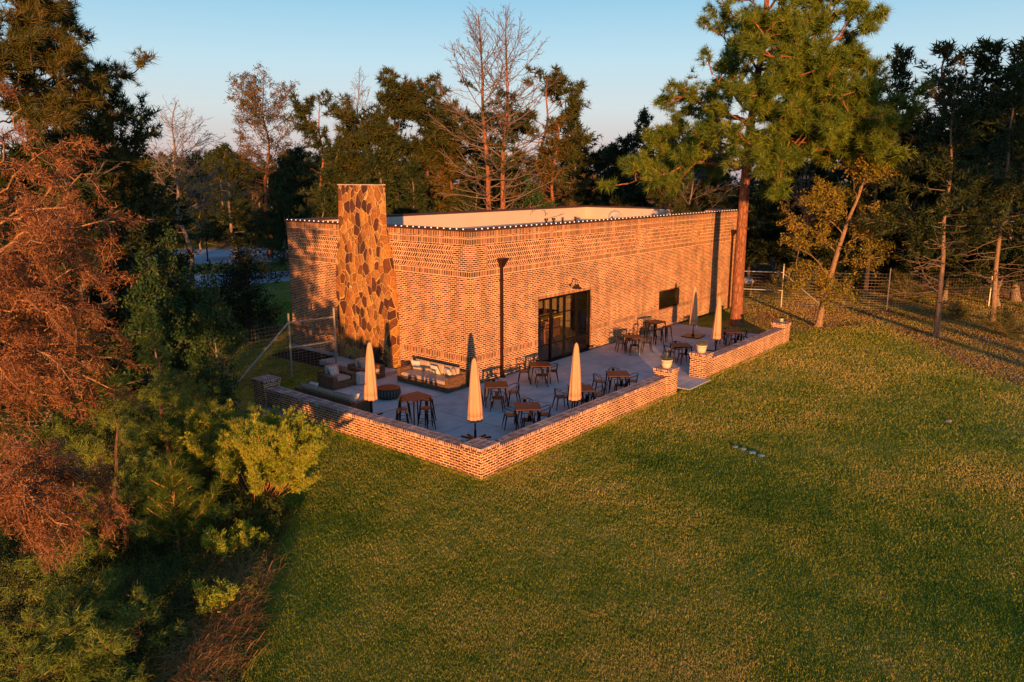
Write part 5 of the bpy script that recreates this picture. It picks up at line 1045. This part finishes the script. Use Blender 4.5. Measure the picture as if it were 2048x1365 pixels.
# ---- fallen leaves (stuff)
x, y, d = polar(5200, 20, 60, 8, 38, rg); k = (rg.random(len(x)) < np.clip((x-4)/22, .03, 1)) & (y < -7+np.clip((x-17)*.8, 0, 8)); x, y = x[k], y[k]
P = np.column_stack([x, y, np.full(len(x), LZ+.05)]); V, F = inst([leafball(RG, 1, .9, 0)*np.array([1, 1, .4])-np.array([0, 0, .3])], P, np.column_stack([x*0+rg.normal(size=len(x))*.2, x*0, x*0+1]), np.full(len(x), .09), rg); tag(tri_mesh('fallen_leaves', V, F, F_leaf), kind='stuff')
x, y, d = polar(160000, 36, 75, 10, 40, rg); k = inpoly(x+rg.normal(size=len(x))*.8, y+rg.normal(size=len(x))*.8, LIT) & (rg.random(len(x)) < .38+.5*np.sin(x*.9+1.5*np.sin(y*.6))*np.cos(y*.8+x*.3)+.02*np.clip(-y-8, 0, 20)); x, y, d = x[k], y[k], d[k]
P = np.column_stack([x, y, np.full(len(x), LZ+.03)]); V, F = inst([leafball(RG, 1, .9, 0)*np.array([1, 1, .5])-np.array([0, 0, .3]) for _ in range(4)], P, np.column_stack([rg.normal(size=len(x))*.5, rg.normal(size=len(x))*.5, x*0+1]), np.full(len(x), .10), rg); tag(tri_mesh('leaf_carpet', V, F, F_leaf), kind='stuff')
# ---- shrubs at the wood edge behind the right fence and behind the parking lot
k = 0
for px, dd, h, key, lab in ((1590, 55, 2.0, 'shr', 'leafy shrub behind the right fence brace'), (1660, 57, 1.7, 'shr', 'olive shrub behind the leaning oak trunk'), (1830, 58, 2.0, 'shr', 'mounded shrub in the middle behind the right fence'), (1800, 62, 2.0, 'shb', 'dark shrub left of the mounded shrub behind the right fence'), (1930, 51, 1.1, 'shr', 'low shrub left of the far right cedar trunk'), (2035, 47, 1.4, 'shr', 'shrub at the right edge of the picture'), (1950, 62, 2., 'shb', 'dark shrub behind the far right fence post'), (1700, 62, 2., 'shb', 'dark shrub behind the oak near the middle fence post'),
    (450, 97, 2.6, 'shb', 'shrub at the back edge of the parking lot'), (330, 96, 2.8, 'shb', 'shrub behind the lamp post at the far lot edge'), (560, 100, 2.8, 'shb', 'shrub at the far lot edge beside the building')):
    tree(key, base(px, dd), h, lab, wide=1.1, group='shrubs at the wood edge')
# ---- far wood that reads as one mass (stuff)
def mass(name, spec, nlim):
    Vs, n0 = [], 0; BV, BF, bo = [], [], 0
    for key, x, y, h, w in spec:
        T, _, _, H0, tm, *_r = PROT[key]; s = h/H0; P = np.array(T.P); D = np.array(T.D); S = np.array(T.S); st = max(1, len(P)//nlim); P, D, S = P[::st], D[::st], S[::st]*(st**.5)*.9
        a = rg.uniform(0, 6.28); Rm = np.array([[math.cos(a), -math.sin(a), 0], [math.sin(a), math.cos(a), 0], [0, 0, 1]]); sc_ = np.array([s*w, s*w, s]); P = (P*sc_) @ Rm.T+np.array([x, y, LZ])
        V, _ = inst(T_mass, P, D, S*s, rg); Vs.append(V)
        v, f = tubes_np(T.trunk, 5); BV.append((v*sc_) @ Rm.T+np.array([x, y, LZ])); BF.append(f+bo); bo += len(v)
    V = np.concatenate(Vs); o = tag(tri_mesh(name, V, np.arange(len(V)).reshape(-1, 3), F_cedar), kind='stuff'); V = np.concatenate(BV); tri_mesh('trunks', V, np.concatenate(BF), B_grey, o); return o
T_mass = [blades(RG, 7, 5, 80, .26, .5, 1., .7) for _ in range(6)]
spec = []
def fill(n, px0, px1, d0, d1, py0, py1, keys):
    for k in range(n):
        px = px0+(px1-px0)*(k+rg.random())/n; d = rg.uniform(d0, d1); b = base(px, d); z = at(px, rg.uniform(py0, py1), d)[2]; spec.append((keys[rg.integers(0, len(keys))], b[0], b[1], max(3, z), rg.uniform(1.1, 1.7)))
fill(16, -60, 620, 100, 118, 300, 370, ['ced1', 'ced2', 'pine1']); fill(18, 560, 1250, 74, 92, 300, 350, ['ced1', 'ced2', 'ced1']); fill(12, 1180, 1480, 72, 86, 290, 350, ['ced1', 'ced2']); fill(16, 560, 1480, 64, 72, 370, 400, ['ced1', 'ced2'])
fill(14, 1480, 2120, 70, 82, 230, 330, ['ced2', 'ced1', 'ced3']); fill(14, 1500, 2100, 64, 72, 380, 470, ['ced1', 'ced2']); fill(9, -80, 330, 40, 62, 330, 420, ['ced1', 'ced2']); fill(12, 240, 620, 96, 104, 400, 440, ['ced1', 'ced2'])
fill(34, 180, 720, 106, 124, 300, 335, ['ced1', 'ced2', 'pine1', 'ced1']); fill(20, -300, 2300, 125, 150, 300, 345, ['ced1', 'ced2', 'pine2'])
mass('distant_woodland', spec, 1500)
# ---- trees behind the camera that shade the right wood and the left thicket
for lat, fw, h, key, lab in ((26, -14, 25, 'pine1', 'tall pine out of view, shading the right wood'), (30, -20, 24, 'pine1', 'second tall pine out of view on the right'), (37, -12, 25, 'pine1', 'tall tree out of view on the right'), (44, -22, 24, 'pine2', 'tall pine out of view far right'), (51, -10, 25, 'pine3', 'tree out of view far right'), (29, -34, 27, 'pine3', 'tree out of view behind the right pines')):
    p = CAM[:2]+_F[:2]*fw+_Rt[:2]*lat; tree(key, p, h, lab, wide=1., group='trees out of view')
